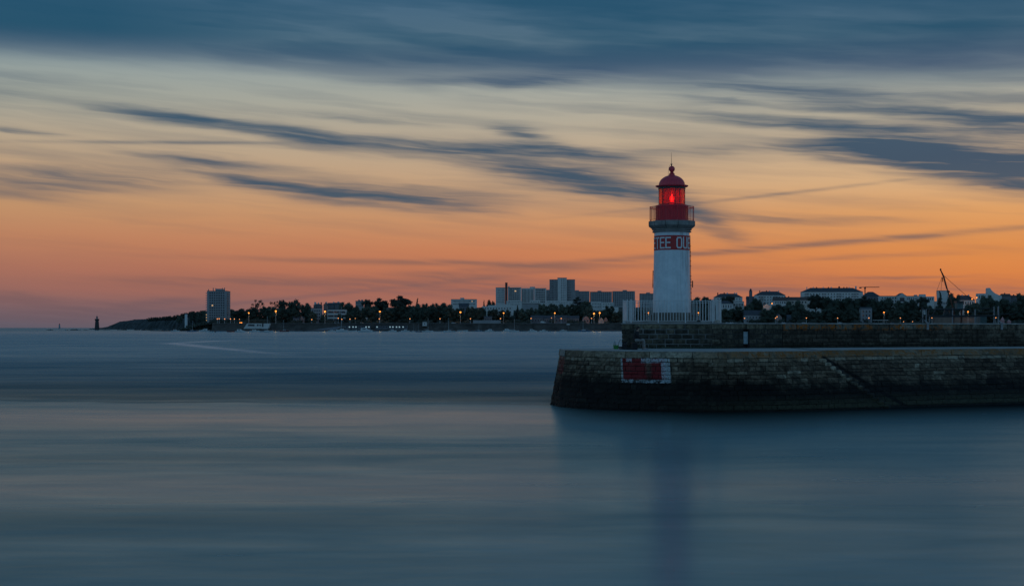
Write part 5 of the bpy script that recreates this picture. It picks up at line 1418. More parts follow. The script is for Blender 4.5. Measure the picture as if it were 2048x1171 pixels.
# right side
B('hip_roof_house', 'house', 'white block with dark hip roof nearest the fence', 1430, 1485, 594, 606, 2200, 'facade_white', roof='hip', roofpx=7.5, depth=16, cols=9, rows=2, wfill=(.35, .4), chim=((1437, 585.5, 2), (1450, 585.5, 2.5), (1456, 585.5, 2.5), (1471, 586, 2.5), (1475, 586, 2)))
B('blue_shutter_house', 'house', 'white house with blue shutters and dark roof below the first hip-roofed block', 1438, 1466, 607, 617, 1960, 'facade_white', roof='hip', roofpx=6, depth=12, cols=5, rows=1, wfill=(.35, .6))
B('low_building', 'building', 'white verandah wing right of the blue-shuttered house', 1466.5, 1488, 603, 615, 1985, 'facade_white', depth=10, cols=6, rows=1, wfill=(.5, .5), roof='flat', roofpx=.6)
bt = B('bell_tower', 'tower', 'small square bell tower with domed cap on the skyline', 1499, 1504.6, 582, 606, 2300, 'facade_dim', depth=4.5)
mb = MB(); S = 2300 / F; mb.lathe([(2.6, 24 * S), (2.7, 25 * S), (1.5, 25.5 * S), (1.9, 27 * S), (1.2, 28.5 * S), (.1, 29.5 * S)], 12, 0, 2.2); mb.build('cap', M['slate'], bt)
B('chapel', 'house', 'dark roofed chapel nave beside the bell tower', 1494, 1513, 597, 606, 2310, 'facade_dim', roof='gable', roofpx=5, depth=10)
B('hip_roof_block', 'building', 'four-storey white block with hip roof right of the bell tower', 1512, 1571, 590, 608, 2250, 'facade_white', roof='hip', roofpx=8, depth=18, cols=9, rows=3, wfill=(.35, .45), chim=((1521.5, 581.5, 1.6), (1535, 584, 2), (1541, 584, 2), (1559.5, 582, 1.4)), balc=[(1519, 1528, 3, 591, 602, True), (1547, 1556, 3, 591, 602, True)])
B('brown_roof_hall', 'house', 'low white building with long brown roof and two pale chimneys', 1548, 1573, 601, 608, 2050, 'facade_white', roof='gable', roofpx=7, depth=12, chim=((1572, 594, 2.2),), cols=5, rows=1)
B('brown_roof_hall', 'house', 'dark brown roof continuing right of the two pale chimneys', 1573.5, 1617, 600, 608, 2060, 'facade_cream', roof='gable', roofpx=6.5, depth=12, chim=((1579, 594, 2.2),), cols=6, rows=1)
B('hip_roof_block', 'building', 'longest white block on the right skyline with many chimneys', 1605.5, 1726, 583.5, 607, 2200, 'facade_white', roof='hip', roofpx=8.5, depth=18, cols=18, rows=4, wfill=(.32, .45), hip=.75, balc=[(1610, 1618, 4, 585, 604, True), (1645, 1652, 4, 585, 604, True), (1673, 1683, 4, 585, 604, True), (1703, 1714, 4, 585, 604, True)],
  chim=((1616, 577, 1.4), (1629, 577, 1.8), (1635.5, 577, 1.8), (1649, 574, 1.8), (1659.5, 575, 1.8), (1665, 575, 2.2), (1681, 572, 3), (1690.5, 574, 1.8), (1696.5, 574, 1.8), (1701, 575, 1.6), (1714.5, 571.5, 3)))
B('garage_house', 'house', 'pale two-storey house with wide garage and slate roof', 1489, 1524, 630, 646, 1850, 'facade_grey', roof='gable', roofpx=10, depth=12, cols=5, rows=2, wfill=(.4, .45))
B('small_gable_house', 'house', 'small white gable with chimney above two orange lamps', 1525, 1541, 612, 620, 2000, 'facade_white', roof='front', roofpx=6, depth=10, chim=((1529, 608, 2),))
B('small_house', 'house', 'dim reddish gable behind the clustered pair of lamps', 1552, 1564, 634, 645, 1846, 'facade_pink', roof='front', roofpx=7, depth=10)
B('small_house', 'house', 'dim grey house between the round trees behind the cars', 1575, 1602, 635, 645, 1870, 'facade_dim', roof='gable', roofpx=6, depth=10, cols=4, rows=1)
B('white_villa', 'house', 'white house glimpsed between bare trunks on the right', 1722, 1744, 617, 643, 1868, 'facade_grey', depth=10, cols=3, rows=3, wfill=(.4, .5), roof='gable', roofpx=3)
B('slate_roof_house', 'house', 'house with broad slate roof right of the crane', 1727, 1760, 592, 604, 2250, 'facade_dim', roof='hip', roofpx=9, depth=16, cols=5, rows=1)
B('terrace_block', 'building', 'white terrace left of the brown central gable', 1760, 1796, 592, 605, 2150, 'facade_white', depth=12, cols=6, rows=2, roof='flat', roofpx=.6)
B('gabled_house', 'house', 'white building under a wide brown gable with dark opening', 1796.5, 1812, 591, 606, 2140, 'facade_white', roof='front', roofpx=5.5, depth=14, cols=1, rows=1, wfill=(.7, .6))
B('terrace_block', 'building', 'white terrace right of the brown central gable', 1812.5, 1837, 592, 602, 2150, 'facade_white', depth=12, cols=6, rows=1, roof='flat', roofpx=.6, block=[(1831, 1835, 589)])
B('terrace_block', 'building', 'white flat block with roof penthouse further right', 1840, 1869, 592.5, 602, 2160, 'facade_white', depth=12, cols=6, rows=1, block=[(1841, 1852, 588)])
B('slab_church', 'church', 'pale blank slab-like church behind the leaning boom', 1877, 1897, 581, 600, 2200, 'facade_white', depth=10, roof='flat', roofpx=.5)
B('terrace_block', 'building', 'low white building under the slab-like church', 1871, 1905, 602, 610, 1990, 'facade_white', depth=10, cols=7, rows=1)
B('hip_roof_house', 'house', 'white house with many dormers right of the leaning boom', 1913, 1950, 600, 611, 2000, 'facade_white', roof='hip', roofpx=10, depth=12, cols=7, rows=1, chim=((1927, 590, 1.4), (1940, 588.5, 2)))
B('white_annex', 'building', 'white annex left of the curved-roof church', 1956, 1973, 586.5, 600, 2150, 'facade_white', depth=10, cols=4, rows=1)
cc = thing('curved_roof_church', 'church with white sail-like roof sweeping up to a point', 'church', (px2(1986, 2160), 2160, 40)); S = 2160 / F
mb = MB(); prof = [(1975.2, 577), (1976.2, 575.4), (1980.4, 575.4), (1982.5, 579), (1986, 583), (1991, 586.5), (1998, 589.5), (2004, 591.5)]
top_ = [((a - 1986) * S, CAMH + (655 - b) * S - 40) for a, b in prof]
vs = [(a, 0, z) for a, z in top_] + [(a, 9, z) for a, z in top_] + [(a, 0, -3) for a, z in top_] + [(a, 9, -3) for a, z in top_]; n_ = len(prof); fs = []
for i in range(n_ - 1): fs += [(i, i + 1, n_ + i + 1, n_ + i), (2 * n_ + i, 2 * n_ + i + 1, i + 1, i)]
fs += [(0, n_, 3 * n_, 2 * n_)]
mb.mesh(vs, fs); mb.build('sail_roof', M['facade_white'], cc)
B('brown_roof_hall', 'house', 'brown roofs right of the curved-roof church', 2005, 2022, 592, 600, 2160, 'facade_dim', roof='gable', roofpx=5, depth=12, chim=((2012, 587, 2),))
B('brown_roof_hall', 'house', 'dim long roof at the far right skyline', 2023, 2046, 594, 602, 2170, 'facade_dim', roof='gable', roofpx=4, depth=12, chim=((2030, 589, 2),))
B('bunker', 'building', 'long low tan building behind the fishing platform', 1869, 1966, 634, 646, 1815, 'facade_tan', depth=14, roof='flat', roofpx=.8)
# boat shelter
bs = thing('boat_shelter', 'open shelter with long pale flat roof near the right lamps', 'shelter', (px2(1761, 1805), 1805, 9.4))
mb = MB(); mb.box(-9, 9, -3, 3, 4.2, 4.7); mb.build('roof', M['facade_white'], bs)
for xx in (-8, -2.7, 2.7, 8):
    mb = MB(); mb.box(xx - .15, xx + .15, -.15, .15, 0, 4.2); mb.build('post', M['grey_metal'], bs)
# white beach club on the left shore, slanted end
cl = thing('beach_club', 'white slanted-end beach club building at the left waterline', 'building', (px2(516, 1778), 1778, 3.0)); S = 1778 / F
def cx_(px, py): return Vector(((px - 516) * S, 0, CAMH + (655 - py) * S - 3))
mb = MB(); pr = [cx_(487, 657), cx_(536, 657), cx_(540, 646.4), cx_(494, 646.4)]
vs = pr + [p + Vector((0, 9, 0)) for p in pr]; mb.mesh(vs, [(0, 1, 2, 3), (3, 2, 6, 7), (0, 3, 7, 4), (1, 5, 6, 2), (4, 7, 6, 5)]); mb.build('wall', M['facade_white'], cl)
for a, b in ((496, 509), (514, 517), (519, 521.5), (524, 527)):
    p, q = cx_(a, 651.5), cx_(b, 648.2); put('window', WIN, cl, (p.x + q.x) / 2, 0, (p.z + q.z) / 2, q.x - p.x, .3, q.z - p.z if a != 524 else 2 * (q.z - p.z))
# kiosks along the lower quay
kx = [(696, 'first lit kiosk from the left on the lower quay'), (709, 'second lit kiosk on the lower quay'), (722, 'dark-shuttered kiosk right of the second lit one'), (735, 'lit kiosk under the right end of the cafe'), (757, 'brightly lit kiosk below the brightest orange lamp'), (770, 'brown kiosk right of the brightly lit one'), (783, 'lit kiosk in the right half of the kiosk row'), (796, 'blue-lit kiosk second from the right of the row'), (809, 'last kiosk at the right end of the row')]
for i, (px, lab) in enumerate(kx):
    S = 1780 / F; t = thing('kiosk', lab, 'kiosk', (px2(px, 1780), 1780, 2.0), 'kiosks on the lower quay')
    mb = MB(); mb.box(-3.8, 3.8, 0, 4, 0, 5.0); mb.build('wall', M['facade_dim'], t)
    mb = MB(); mb.box(-4, 4, -.6, 4.2, 5.02, 5.4); mb.build('roof', M['slate'], t)
    for s_ in (-1, 1):
        lit_ = rr.random() < .6 and i not in (2, 5)
        o = put('window', WIN, t, s_ * 1.8, -.05, 3.2, 1.9, .2, 1.6)
        if lit_:
            o = put('lit_window', bpy.data.meshes.get('kiosk_light') or (lambda b: b)(unitbox().data('kiosk_light', M['shop_light'])), t, s_ * 1.8, -.2, 3.2, 1.5, .1, 1.3)

# ------------------------------------------------------------------ lamps
def lampset(kind, x, y, label, D=1800, group=None):
    zt_ = CAMH + (655 - y) / F * D; X = px2(x, D); zb = max(ground_z(X, D), 9.3) if D <= 1850 else ground_z(X, D)
    h = max(zt_ - zb, 2.5)
    t = thing('street_lamp', label, 'street lamp', (X, D, zb), group)
    mb = MB(); mb.tube([(0, 0, 0), (0, 0, h - .3)], [.22, .12], 6)
    if kind == 'big': mb.tube([(0, 0, h - .3), (-.5, 0, h + .35), (-.9, 0, h + .4)], .09, 5)
    mb.build('pole', M['white_metal'] if kind != 'dim' else M['grey_metal'], t)
    r_ = {'big': 1.1, 'mid': .85, 'small': .62, 'dim': .45}[kind]
    mb = MB(); mb.sphere((0, -.2, h), (r_, r_, r_ * .8), 10, 7)
    mb.build('lamp_head', M['lamp_orange'] if kind in ('big', 'mid') else M['lamp_pale'], t)
    if kind in ('big', 'mid'):
        l = bpy.data.lights.new('lamp_light', 'POINT'); l.energy = 1500 if kind == 'big' else 700; l.color = (1, .45, .12); l.shadow_soft_size = .9
        o = bpy.data.objects.new('lamp_light', l); C.objects.link(o); o.parent = t; o.location = (0, -2.2, h)
PR = 'street lamps along the far promenade'; HL = 'orange street lamps standing among the trees'
for a in [('small', 434.7, 637.2, 'lamp left of its close twin at the apartment tower foot'), ('small', 438.3, 637, 'lamp right of its close twin at the apartment tower foot'), ('small', 449.3, 637.5, 'lamp under the right edge of the apartment tower'),
          ('small', 461, 637.4, 'lamp just right of the apartment tower'), ('small', 468.8, 637.5, 'lamp left of the passing car lights'), ('dim', 479, 638, 'faint lamp directly above the passing car lights'),
          ('small', 623.6, 638.7, 'lamp in front of the white flats with balconies'), ('small', 676.5, 636, 'left lamp of the pair before the glazed building'), ('small', 683.7, 638, 'right lamp of the pair before the glazed building'),
          ('small', 700, 637.7, 'lamp at the left end of the low cafe'), ('dim', 710.5, 636.3, 'dim lamp before the low cafe'), ('small', 758.6, 637.3, 'lamp directly below the brightest orange lamp'),
          ('small', 819.8, 637.2, 'pale lamp left of the white box hut'), ('small', 880, 637, 'pale lamp between the box hut and the long white block'), ('small', 940.8, 637, 'pale lamp left of the garden wall'),
          ('small', 1001, 636.7, 'pale lamp at the right end of the garden wall'), ('small', 1062, 636.4, 'pale lamp left of the dim terraced houses'), ('dim', 1103, 635.3, 'dim reddish lamp on the terraced row'), ('small', 1122.4, 636.4, 'pale lamp in front of the terraced row'),
          ('small', 1183, 636.2, 'pale lamp right of the steep pinkish gable'), ('small', 1489, 636, 'lamp at the left corner of the garage house'), ('small', 1551, 635.8, 'left lamp of the close pair right of the garage house'), ('small', 1554, 633, 'right lamp of the close pair right of the garage house'),
          ('small', 1612.8, 635.6, 'pale lamp under the lighter green round tree'), ('small', 1675.3, 635.6, 'white-posted lamp under the big light green tree'), ('small', 1737.8, 635.5, 'pale lamp in front of the bare trunks'),
          ('small', 1800.6, 635.6, 'pale lamp right of the boat shelter'), ('dim', 1807, 643, 'low orange lamp just above the parapet by the boat shelter'), ('dim', 1825, 643, 'faintest low lamp right of the boat shelter'), ('small', 1863.8, 635.3, 'pale lamp at the left end of the fishing platform'), ('small', 1991.6, 635, 'pale lamp at the right end of the fishing platform')]:
    lampset(a[0], a[1], a[2], a[3], 1798, PR)
for a in [('mid', 497.6, 625.4, 1815, 'orange lamp beneath the wispy pine'), ('big', 551.7, 621.8, 1806, 'tall lamp with long white post left of the slanted beach club'), ('big', 650, 622.5, 1810, 'bright lamp between the two white blocks of flats'),
          ('big', 759.7, 622.8, 1825, 'brightest orange lamp in the middle of the left trees'), ('big', 920.8, 624, 1825, 'bright orange lamp below the long white block'), ('mid', 1007.3, 625.6, 1825, 'orange lamp right of the flat-roofed villa'),
          ('mid', 1109.5, 625.6, 1820, 'orange lamp above the dim terraced row'), ('big', 1188, 626.8, 1820, 'left bright lamp of the two near the fence'), ('big', 1199.4, 625.4, 1820, 'right bright lamp of the two near the fence'),
          ('mid', 1297, 625.2, 1820, 'orange lamp seen through the fence left of the tower'), ('mid', 1396.5, 625.2, 1820, 'orange lamp seen through the fence right of the tower'), ('mid', 1520, 609.9, 1990, 'lower left one of the two hillside lamps above the garage house'),
          ('mid', 1544, 606.6, 1990, 'upper right one of the two hillside lamps above the garage house'), ('mid', 1768, 624.2, 1815, 'orange lamp above the boat shelter'), ('big', 1936, 623.2, 1815, 'bright orange lamp beside the platform cabin'),
          ('mid', 1944, 597.5, 1985, 'left one of the two hillside lamps near the dormered house'), ('mid', 1953.5, 594.6, 1985, 'right one of the two hillside lamps near the dormered house')]:
    lampset(a[0], a[1], a[2], a[4], a[3], HL)

# ------------------------------------------------------------------ cars on the promenade
def car_parts(t, mat):
    prof = [(-2.1, .35), (-2.1, .8), (-1.6, .92), (-1.0, 1.42), (.55, 1.45), (1.15, .95), (2.0, .82), (2.1, .4)]
    mb = MB(); n_ = len(prof); vs = [(x, -.85, z) for x, z in prof] + [(x, .85, z) for x, z in prof]
    fs = [tuple(range(n_)), tuple(range(2 * n_ - 1, n_ - 1, -1))] + [(i, n_ + i, n_ + (i + 1) % n_, (i + 1) % n_) for i in range(n_)]
    mb.mesh(vs, fs); mb.build('body', mat, t)
    mb = MB(); mb.mesh([(-.95, -.87, .95), (.95, -.87, .95), (.5, -.87, 1.36), (-.85, -.87, 1.36)], [(0, 1, 2, 3)]); mb.build('side_window', M['pane'], t)
    for x in (-1.3, 1.3):
        for y in (-.8, .8):
            mb = MB(); mb.tube([(x, y - .1, .33), (x, y + .1, .33)], .33, 12); mb.build('wheel', M['tyre'], t)
protoc = None
for i, (px, lab, big) in enumerate([(1443, 'parked car nearest the right side of the fence', 0), (1455, 'parked car, second to the right of the fence', 1), (1463, 'parked car close beside the second one', 1), (1470, 'parked car, last of the row right of the fence', 0),
        (1567, 'light parked car right of the close pair of lamps', 1), (1580, 'parked car under the small round tree', 0), (1608, 'parked car left of the lamp under the light green tree', 1), (1620, 'parked car right of that lamp', 0), (1680, 'light parked car beside the white-posted lamp', 1),
        (1729, 'dark parked car under the bare trunks', 0), (1785, 'parked car right of the boat shelter', 0), (1070, 'light parked car left of the white van on the promenade', 0), (907, 'pale parked car above the moored sloop', 1), (1098, 'dark parked car below the terraced row', 0), (676, 'dark parked car in front of the glazed building', 0)]):
    t = thing('parked_car', lab, 'car', (px2(px, 1801), 1801, 9.45), 'cars parked on the far promenade')
    if protoc is None: protoc = {}
    if big not in protoc:
        car_parts(t, M['car_light'] if big else M['car_dark']); protoc[big] = t
    else:
        for ch in protoc[big].children:
            c = ch.copy(); C.objects.link(c); c.parent = t
    t.scale = (1.25, 1.25, 1.25)
v = thing('white_van', 'white van parked on the promenade before the terraced row', 'van', (px2(1086, 1797), 1797, 9.85))
mb = MB(); pr = [(-3, .4), (-3, 2.6), (1.6, 2.6), (2.4, 1.5), (3, 1.3), (3, .4)]; vs = [(x, -1, z) for x, z in pr] + [(x, 1, z) for x, z in pr]
mb.mesh(vs, [tuple(range(6)), tuple(range(11, 5, -1))] + [(i, 6 + i, 6 + (i + 1) % 6, (i + 1) % 6) for i in range(6)]); mb.build('body', M['hull_white'], v)
mb = MB(); mb.mesh([(1.0, -1.02, 1.5), (2.25, -1.02, 1.5), (1.6, -1.02, 2.3), (1.0, -1.02, 2.3)], [(0, 1, 2, 3)]); mb.build('window', M['pane'], v)
for x in (-2, 2): mb = MB(); mb.tube([(x, -1.05, .4), (x, -.8, .4)], .4, 12); mb.build('wheel', M['tyre'], v)
dc_ = thing('driving_car', 'car with bright headlights on the coast road left of the beach club', 'car', (px2(487, 1796), 1796, 9.85))
car_parts(dc_, M['car_dark'])
for dx in (-.8, .8):
    mb = MB(); mb.sphere((-2.2 + (dx - .8) * 1.2, -1.0, .75), (.75, .4, .45), 8, 6); mb.build('headlight', M['lamp_orange'], dc_)

# ------------------------------------------------------------------ boats
def hull(mb, L, Bm, H, n=10):
    vs = []; fs = []
    for i in range(n + 1):
        t = i / n; x = -L / 2 + L * t
        w = Bm / 2 * (1 - max(0, (t - .45) / .55) ** 2.2) * (1 if t > .05 else .9)
        sheer = H * (1 + .25 * max(0, t - .4))
        vs += [(x, -w, sheer), (x, -w * .75, .05), (x + 0, 0, -.25), (x, w * .75, .05), (x, w, sheer)]
    for i in range(n):
        for k in range(4): fs.append((i * 5 + k, (i + 1) * 5 + k, (i + 1) * 5 + k + 1, i * 5 + k + 1))
        fs.append((i * 5 + 4, (i + 1) * 5 + 4, (i + 1) * 5, i * 5))
    fs.append((0, 1, 2, 3, 4)); mb.mesh(vs, fs)
BP = {}
def boat_mesh(key, mat):
    k = (key, mat)
    if k in BP: return BP[k]
    d = []
    mb = MB(); hull(mb, 1, .34, .115); d.append(('hull', mb.data('hull', M[mat])))
    if key in ('motor', 'cruiser'):
        c = MB(); z0 = .10
        prof = [(-.22, z0), (-.20, z0 + .13), (.05, z0 + .13), (.17, z0 + .03), (.36, z0 + .02), (.38, z0)]
        if key == 'cruiser': prof = [(-.30, z0), (-.28, z0 + .16), (.02, z0 + .17), (.14, z0 + .08), (.30, z0 + .05), (.38, z0)]
        vs = [(x, -.11, z) for x, z in prof] + [(x, .11, z) for x, z in prof]; n_ = len(prof)
        c.mesh(vs, [tuple(range(n_ - 1, -1, -1)), tuple(range(n_, 2 * n_))] + [(i, (i + 1) % n_, n_ + (i + 1) % n_, n_ + i) for i in range(n_)]); d.append(('cabin', c.data('cabin', M['hull_white'])))
        w = MB(); w.box(-.17, .05, -.115, .115, z0 + .07, z0 + .115); d.append(('cabin_window', w.data('cabin_window', M['pane'])))
    if key == 'sail':
        c = MB(); prof = [(-.18, .1), (-.14, .17), (.12, .165), (.26, .1)]; vs = [(x, -.09, z) for x, z in prof] + [(x, .09, z) for x, z in prof]
        c.mesh(vs, [(3, 2, 1, 0), (4, 5, 6, 7)] + [(i, (i + 1) % 4, 4 + (i + 1) % 4, 4 + i) for i in range(4)]); d.append(('cabin', c.data('cabin', M['hull_white'])))
        m_ = MB(); m_.tube([(.06, 0, .1), (.06, 0, 1.25)], [.010, .006], 5); d.append(('mast', m_.data('mast', M['white_metal'])))
        m_ = MB(); m_.tube([(.06, 0, .27), (-.34, 0, .25)], .014, 5); d.append(('boom', m_.data('boom', M['grey_metal'])))
        m_ = MB(); m_.tube([(.06, 0, 1.2), (.48, 0, .13)], .0035, 4); d.append(('forestay', m_.data('forestay', M['grey_metal'])))
    if key == 'open':
        c = MB(); c.box(-.1, -.04, -.13, .13, .08, .12); c.box(.12, .17, -.12, .12, .08, .12); d.append(('thwarts', c.data('thwarts', M['grey_metal'])))
        c = MB(); c.box(-.54, -.49, -.04, .04, .02, .2); d.append(('outboard_engine', c.data('outboard_engine', M['dark_metal'])))
    BP[k] = d; return d
BO = [('motor', 342, 359, 662.8, 1, 'hull_white', 'small motorboat moored furthest left, by the reef'), ('sail', 375, 393, 663.0, 1, 'hull_blue', 'sloop moored left of the apartment tower'), ('cruiser', 398, 419, 663.2, -1, 'hull_white', 'white cabin cruiser below the apartment tower'),
 ('motor', 429, 444, 661.6, 1, 'hull_white', 'small white motorboat just right of the cabin cruiser'), ('open', 454, 470, 663.6, 1, 'hull_red', 'low open brown boat left of the white cruiser'), ('cruiser', 470, 491, 664.4, 1, 'hull_white', 'white cruiser under the slanted end of the beach club'),
 ('motor', 499, 519, 663.4, 1, 'hull_white', 'pale motorboat in front of the beach club'), ('sail', 520, 546, 664.6, 1, 'hull_white', 'white sloop moored right in front of the beach club'), ('sail', 559, 578, 663.0, -1, 'hull_red', 'sloop with dark red hull right of the beach club'),
 ('open', 579, 589, 661.6, 1, 'hull_white', 'little open boat right of the red sloop'), ('motor', 656, 671, 662.6, 1, 'hull_white', 'low motorboat left of the tall-masted sloop under the glazed building'), ('sail', 672, 696, 663.9, -1, 'hull_white', 'tall-masted sloop below the glazed building'),
 ('open', 697, 714, 662.4, 1, 'hull_white', 'low boat right of the tall-masted sloop'), ('cruiser', 716, 745.5, 664.2, 1, 'hull_white', 'largest white cruiser with raised cabin, left of centre'), ('open', 752, 767, 661.0, 1, 'hull_white', 'small open boat right of the largest cruiser'),
 ('motor', 777.5, 793, 662.4, 1, 'hull_white', 'motorboat under the right half of the kiosks'), ('motor', 802, 819, 662.8, -1, 'hull_white', 'motorboat left of the close group of masts'), ('sail', 820, 833, 663.7, 1, 'hull_white', 'left sloop of the close group of masts'), ('sail', 831, 844, 663.9, -1, 'hull_blue', 'blue sloop of the close group of masts'),
 ('sail', 843.5, 866, 663.8, 1, 'hull_white', 'sloop with tallest mast below the white box hut'), ('sail', 887, 910, 664.0, -1, 'hull_white', 'sloop halfway between the box hut and the garden wall'), ('open', 915, 936, 662.8, 1, 'hull_white', 'long low boat below the bright orange lamp'),
 ('motor', 936.5, 949.5, 661.6, 1, 'hull_white', 'small motorboat left of the short-masted blue sloop'), ('sail', 950, 964, 662.2, 1, 'hull_blue', 'short-masted blue sloop below the garden wall'), ('cruiser', 970.5, 987, 662.8, -1, 'hull_white', 'cabin cruiser below the flat-roofed villa'),
 ('motor', 995, 1008, 661.4, 1, 'hull_white', 'small motorboat left of the overlapping cruiser and sloop'), ('cruiser', 1006, 1024, 662.2, 1, 'hull_white', 'cruiser partly behind a sloop under the slab blocks'), ('sail', 1017, 1038, 663.3, 1, 'hull_white', 'sloop overlapping the cruiser under the slab blocks'),
 ('cruiser', 1056, 1074, 663.4, 1, 'hull_white', 'cruiser below the promenade lamp left of the terraced row'), ('motor', 1079, 1095, 662.8, -1, 'hull_white', 'motorboat below the white van'), ('motor', 1119.5, 1133.5, 662.0, 1, 'hull_white', 'small motorboat by the navigation board'), ('sail', 1156, 1179, 662.8, -1, 'hull_blue', 'blue sloop moored nearest the pier')]
for key, x0, x1, yw, d_, mat, lab in BO:
    D = CAMH * F / (yw - 655); L = (x1 - x0) / F * D
    t = thing({'sail': 'sailboat', 'motor': 'motorboat', 'cruiser': 'cabin_cruiser', 'open': 'open_boat'}[key], lab, 'boat', (px2((x0 + x1) / 2, D), D, 0), 'boats moored off the far shore', rz=(0 if d_ > 0 else math.pi) + rnd.uniform(-.25, .25))
    for nm, me in boat_mesh(key, mat): link(nm, me, t)
    zs = 1.0 if key != 'sail' else {856: 1.35, 684: 1.7}.get(int((x0 + x1) / 2), 1.0)
    t.scale = (L, L, L * zs * (1.15 if key != 'sail' else 1))
for x, yw, lab in ((430.3, 663.8, 'dark mooring buoy below the apartment tower'), (795.5, 663.2, 'dark mooring buoy right of the kiosks'), (1189, 662.4, 'small mooring buoy right of the blue sloop'), (607.5, 662.6, 'mooring buoy left of the empty beach stretch')):
    D = CAMH * F / (yw - 655); mb = MB(); mb.sphere((0, 0, .3), (.8, .8, .7), 10, 7); mb.tube([(0, 0, .8), (0, 0, 1.5)], .12, 5)
    tag(mb.build('mooring_buoy', M['dark_metal'], loc=(px2(x, D), D, 0)), lab, 'buoy', 'mooring buoys')
nb = thing('navigation_board', 'pale board on a post in front of the sea wall', 'sign', (px2(1136.5, 1770), 1770, 1))
mb = MB(); mb.tube([(0, 0, 0), (0, 0, 8)], .14, 6); mb.build('post', M['grey_metal'], nb)
mb = MB(); mb.box(-2.1, 2.1, -.25, -.12, 6.7, 8.0); mb.build('board', M['hull_white'], nb)

# ------------------------------------------------------------------ offshore lights and reef
S = 2500 / F; ob = thing('stone_beacon_tower', 'dark stone lighthouse with gallery standing on rocks off the headland', 'lighthouse', (px2(194, 2500), 2500, 0))
def ly(py): return CAMH + (655 - py) * S
mb = MB(); mb.lathe([(4.2, -1), (3.9, 3), (3.3, ly(646)), (2.85, ly(641)), (3.3, ly(640.5)), (3.9, ly(639)), (4.0, ly(637.4)), (1.6, ly(637.3))], 20); mb.build('tower', simple('dark_stone', (.05, .048, .05), .9), ob)
mb = MB(); mb.lathe([(1.55, ly(637.3)), (1.5, ly(633.8))], 16); mb.build('lantern', M['granite_light'], ob)
mb = MB(); mb.lathe([(1.8, ly(633.8)), (1.2, ly(632.8)), (.2, ly(631.8)), (.15, ly(629.5))], 16); mb.build('roof', M['slate'], ob)
S = 5200 / F; ob = thing('distant_lighthouse', 'tiny pale lighthouse on the open horizon at far left', 'lighthouse', (px2(119, 5200), 5200, -2))
mb = MB(); mb.lathe([(4.2, 0), (2.6, 14), (2.4, 17), (3.0, 17.5), (3.0, 18.2)], 14); mb.build('tower', M['facade_grey'], ob)
mb = MB(); mb.lathe([(1.7, 18.2), (1.6, 20.5), (1.8, 20.6), (.1, 22.5)], 12); mb.build('lantern', M['red_paint'], ob)
rg = random.Random(31)
def rockmesh(w, h, seed):
    g_ = random.Random(seed); mb = MB(); s = MB(); n_ = max(3, int(w / 6))
    for k in range(n_):
        cx = lerp(-w / 2, w / 2, (k + .5) / n_); s = MB(); s.sphere((0, 0, 0), (1, 1, 1), 9, 6); rx = w / n_ * g_.uniform(.7, 1.1); rz_ = h * g_.uniform(.5, 1.1)
        mb.mesh([(cx + v[0] * rx * g_.uniform(.8, 1.1), v[1] * 5, v[2] * rz_ * g_.uniform(.8, 1.15)) for v in s.v], s.f)
    return mb
for x0, x1, h, lab in ((94, 106, 1.1, 'flat black rock left of the tiny lighthouse'), (130.5, 135, .7, 'smallest rock right of the tiny lighthouse'), (142, 154.5, 1.4, 'humped rock between the two offshore lighthouses'), (157, 160.5, .6, 'rock chip right of the humped rock'), (168, 175, .7, 'low rock left of the stone beacon'),
        (200, 219, .6, 'thin ledge right of the stone beacon'), (235, 243, .8, 'low ledge under the tip of the headland'), (245, 253, 1.8, 'pointed rock under the headland tip'), (269, 280, 1.7, 'rock lump left of the reef'),):
    D = 2500; tag(rockmesh((x1 - x0) / F * D, h * 1.2, int(x0)).build('rock', M['rock'], loc=(px2((x0 + x1) / 2, D), D, 0)), lab, 'rock', 'rocks off the headland')
for x0, x1, h, D, lab in ((284, 306, 2.2, 2300, 'left end of the long dark reef below the headland'), (300, 330, 2.0, 2200, 'reef section in the middle below the headland'), (326, 352, 2.2, 2050, 'reef section behind the leftmost motorboat'), (345, 400, 3.0, 1900, 'high rocks where the reef meets the wooded point')):
    tag(rockmesh((x1 - x0) / F * D, h, int(x0)).build('reef_rock', M['rock'], loc=(px2((x0 + x1) / 2, D), D, 0)), lab, 'rock', 'rocks of the reef')
for x0, x1, D, h, lab in ((590, 612, 1700, 2.4, 'dark rocks at the foot of the sea wall right of the red sloop'), (690, 715, 1740, 2.5, 'dark rocks left below the kiosks'), (750, 775, 1740, 2.0, 'dark rocks in the middle below the kiosks')):
    tag(rockmesh((x1 - x0) / F * D, h, int(x0)).build('shore_rock', M['rock'], loc=(px2((x0 + x1) / 2, D), D, 0)), lab, 'rock', 'rocks at the foot of the sea wall')
rp = thing('slipway', 'pale ramp running down the bank left of the kiosks', 'ramp', (px2(640, 1750), 1750, 0))
mb = MB(); S = 1750 / F; mb.mesh([(-28 * S, 0, .3), (28 * S, 0, .8), (42 * S, 8, 5.5), (34 * S, 14, 5.8), (-10 * S, 10, 2.2)], [(0, 1, 2, 3, 4)]); mb.build('ramp', M['facade_dim'], rp)
for i in range(9):  # white posts of the ramp railing
    pass

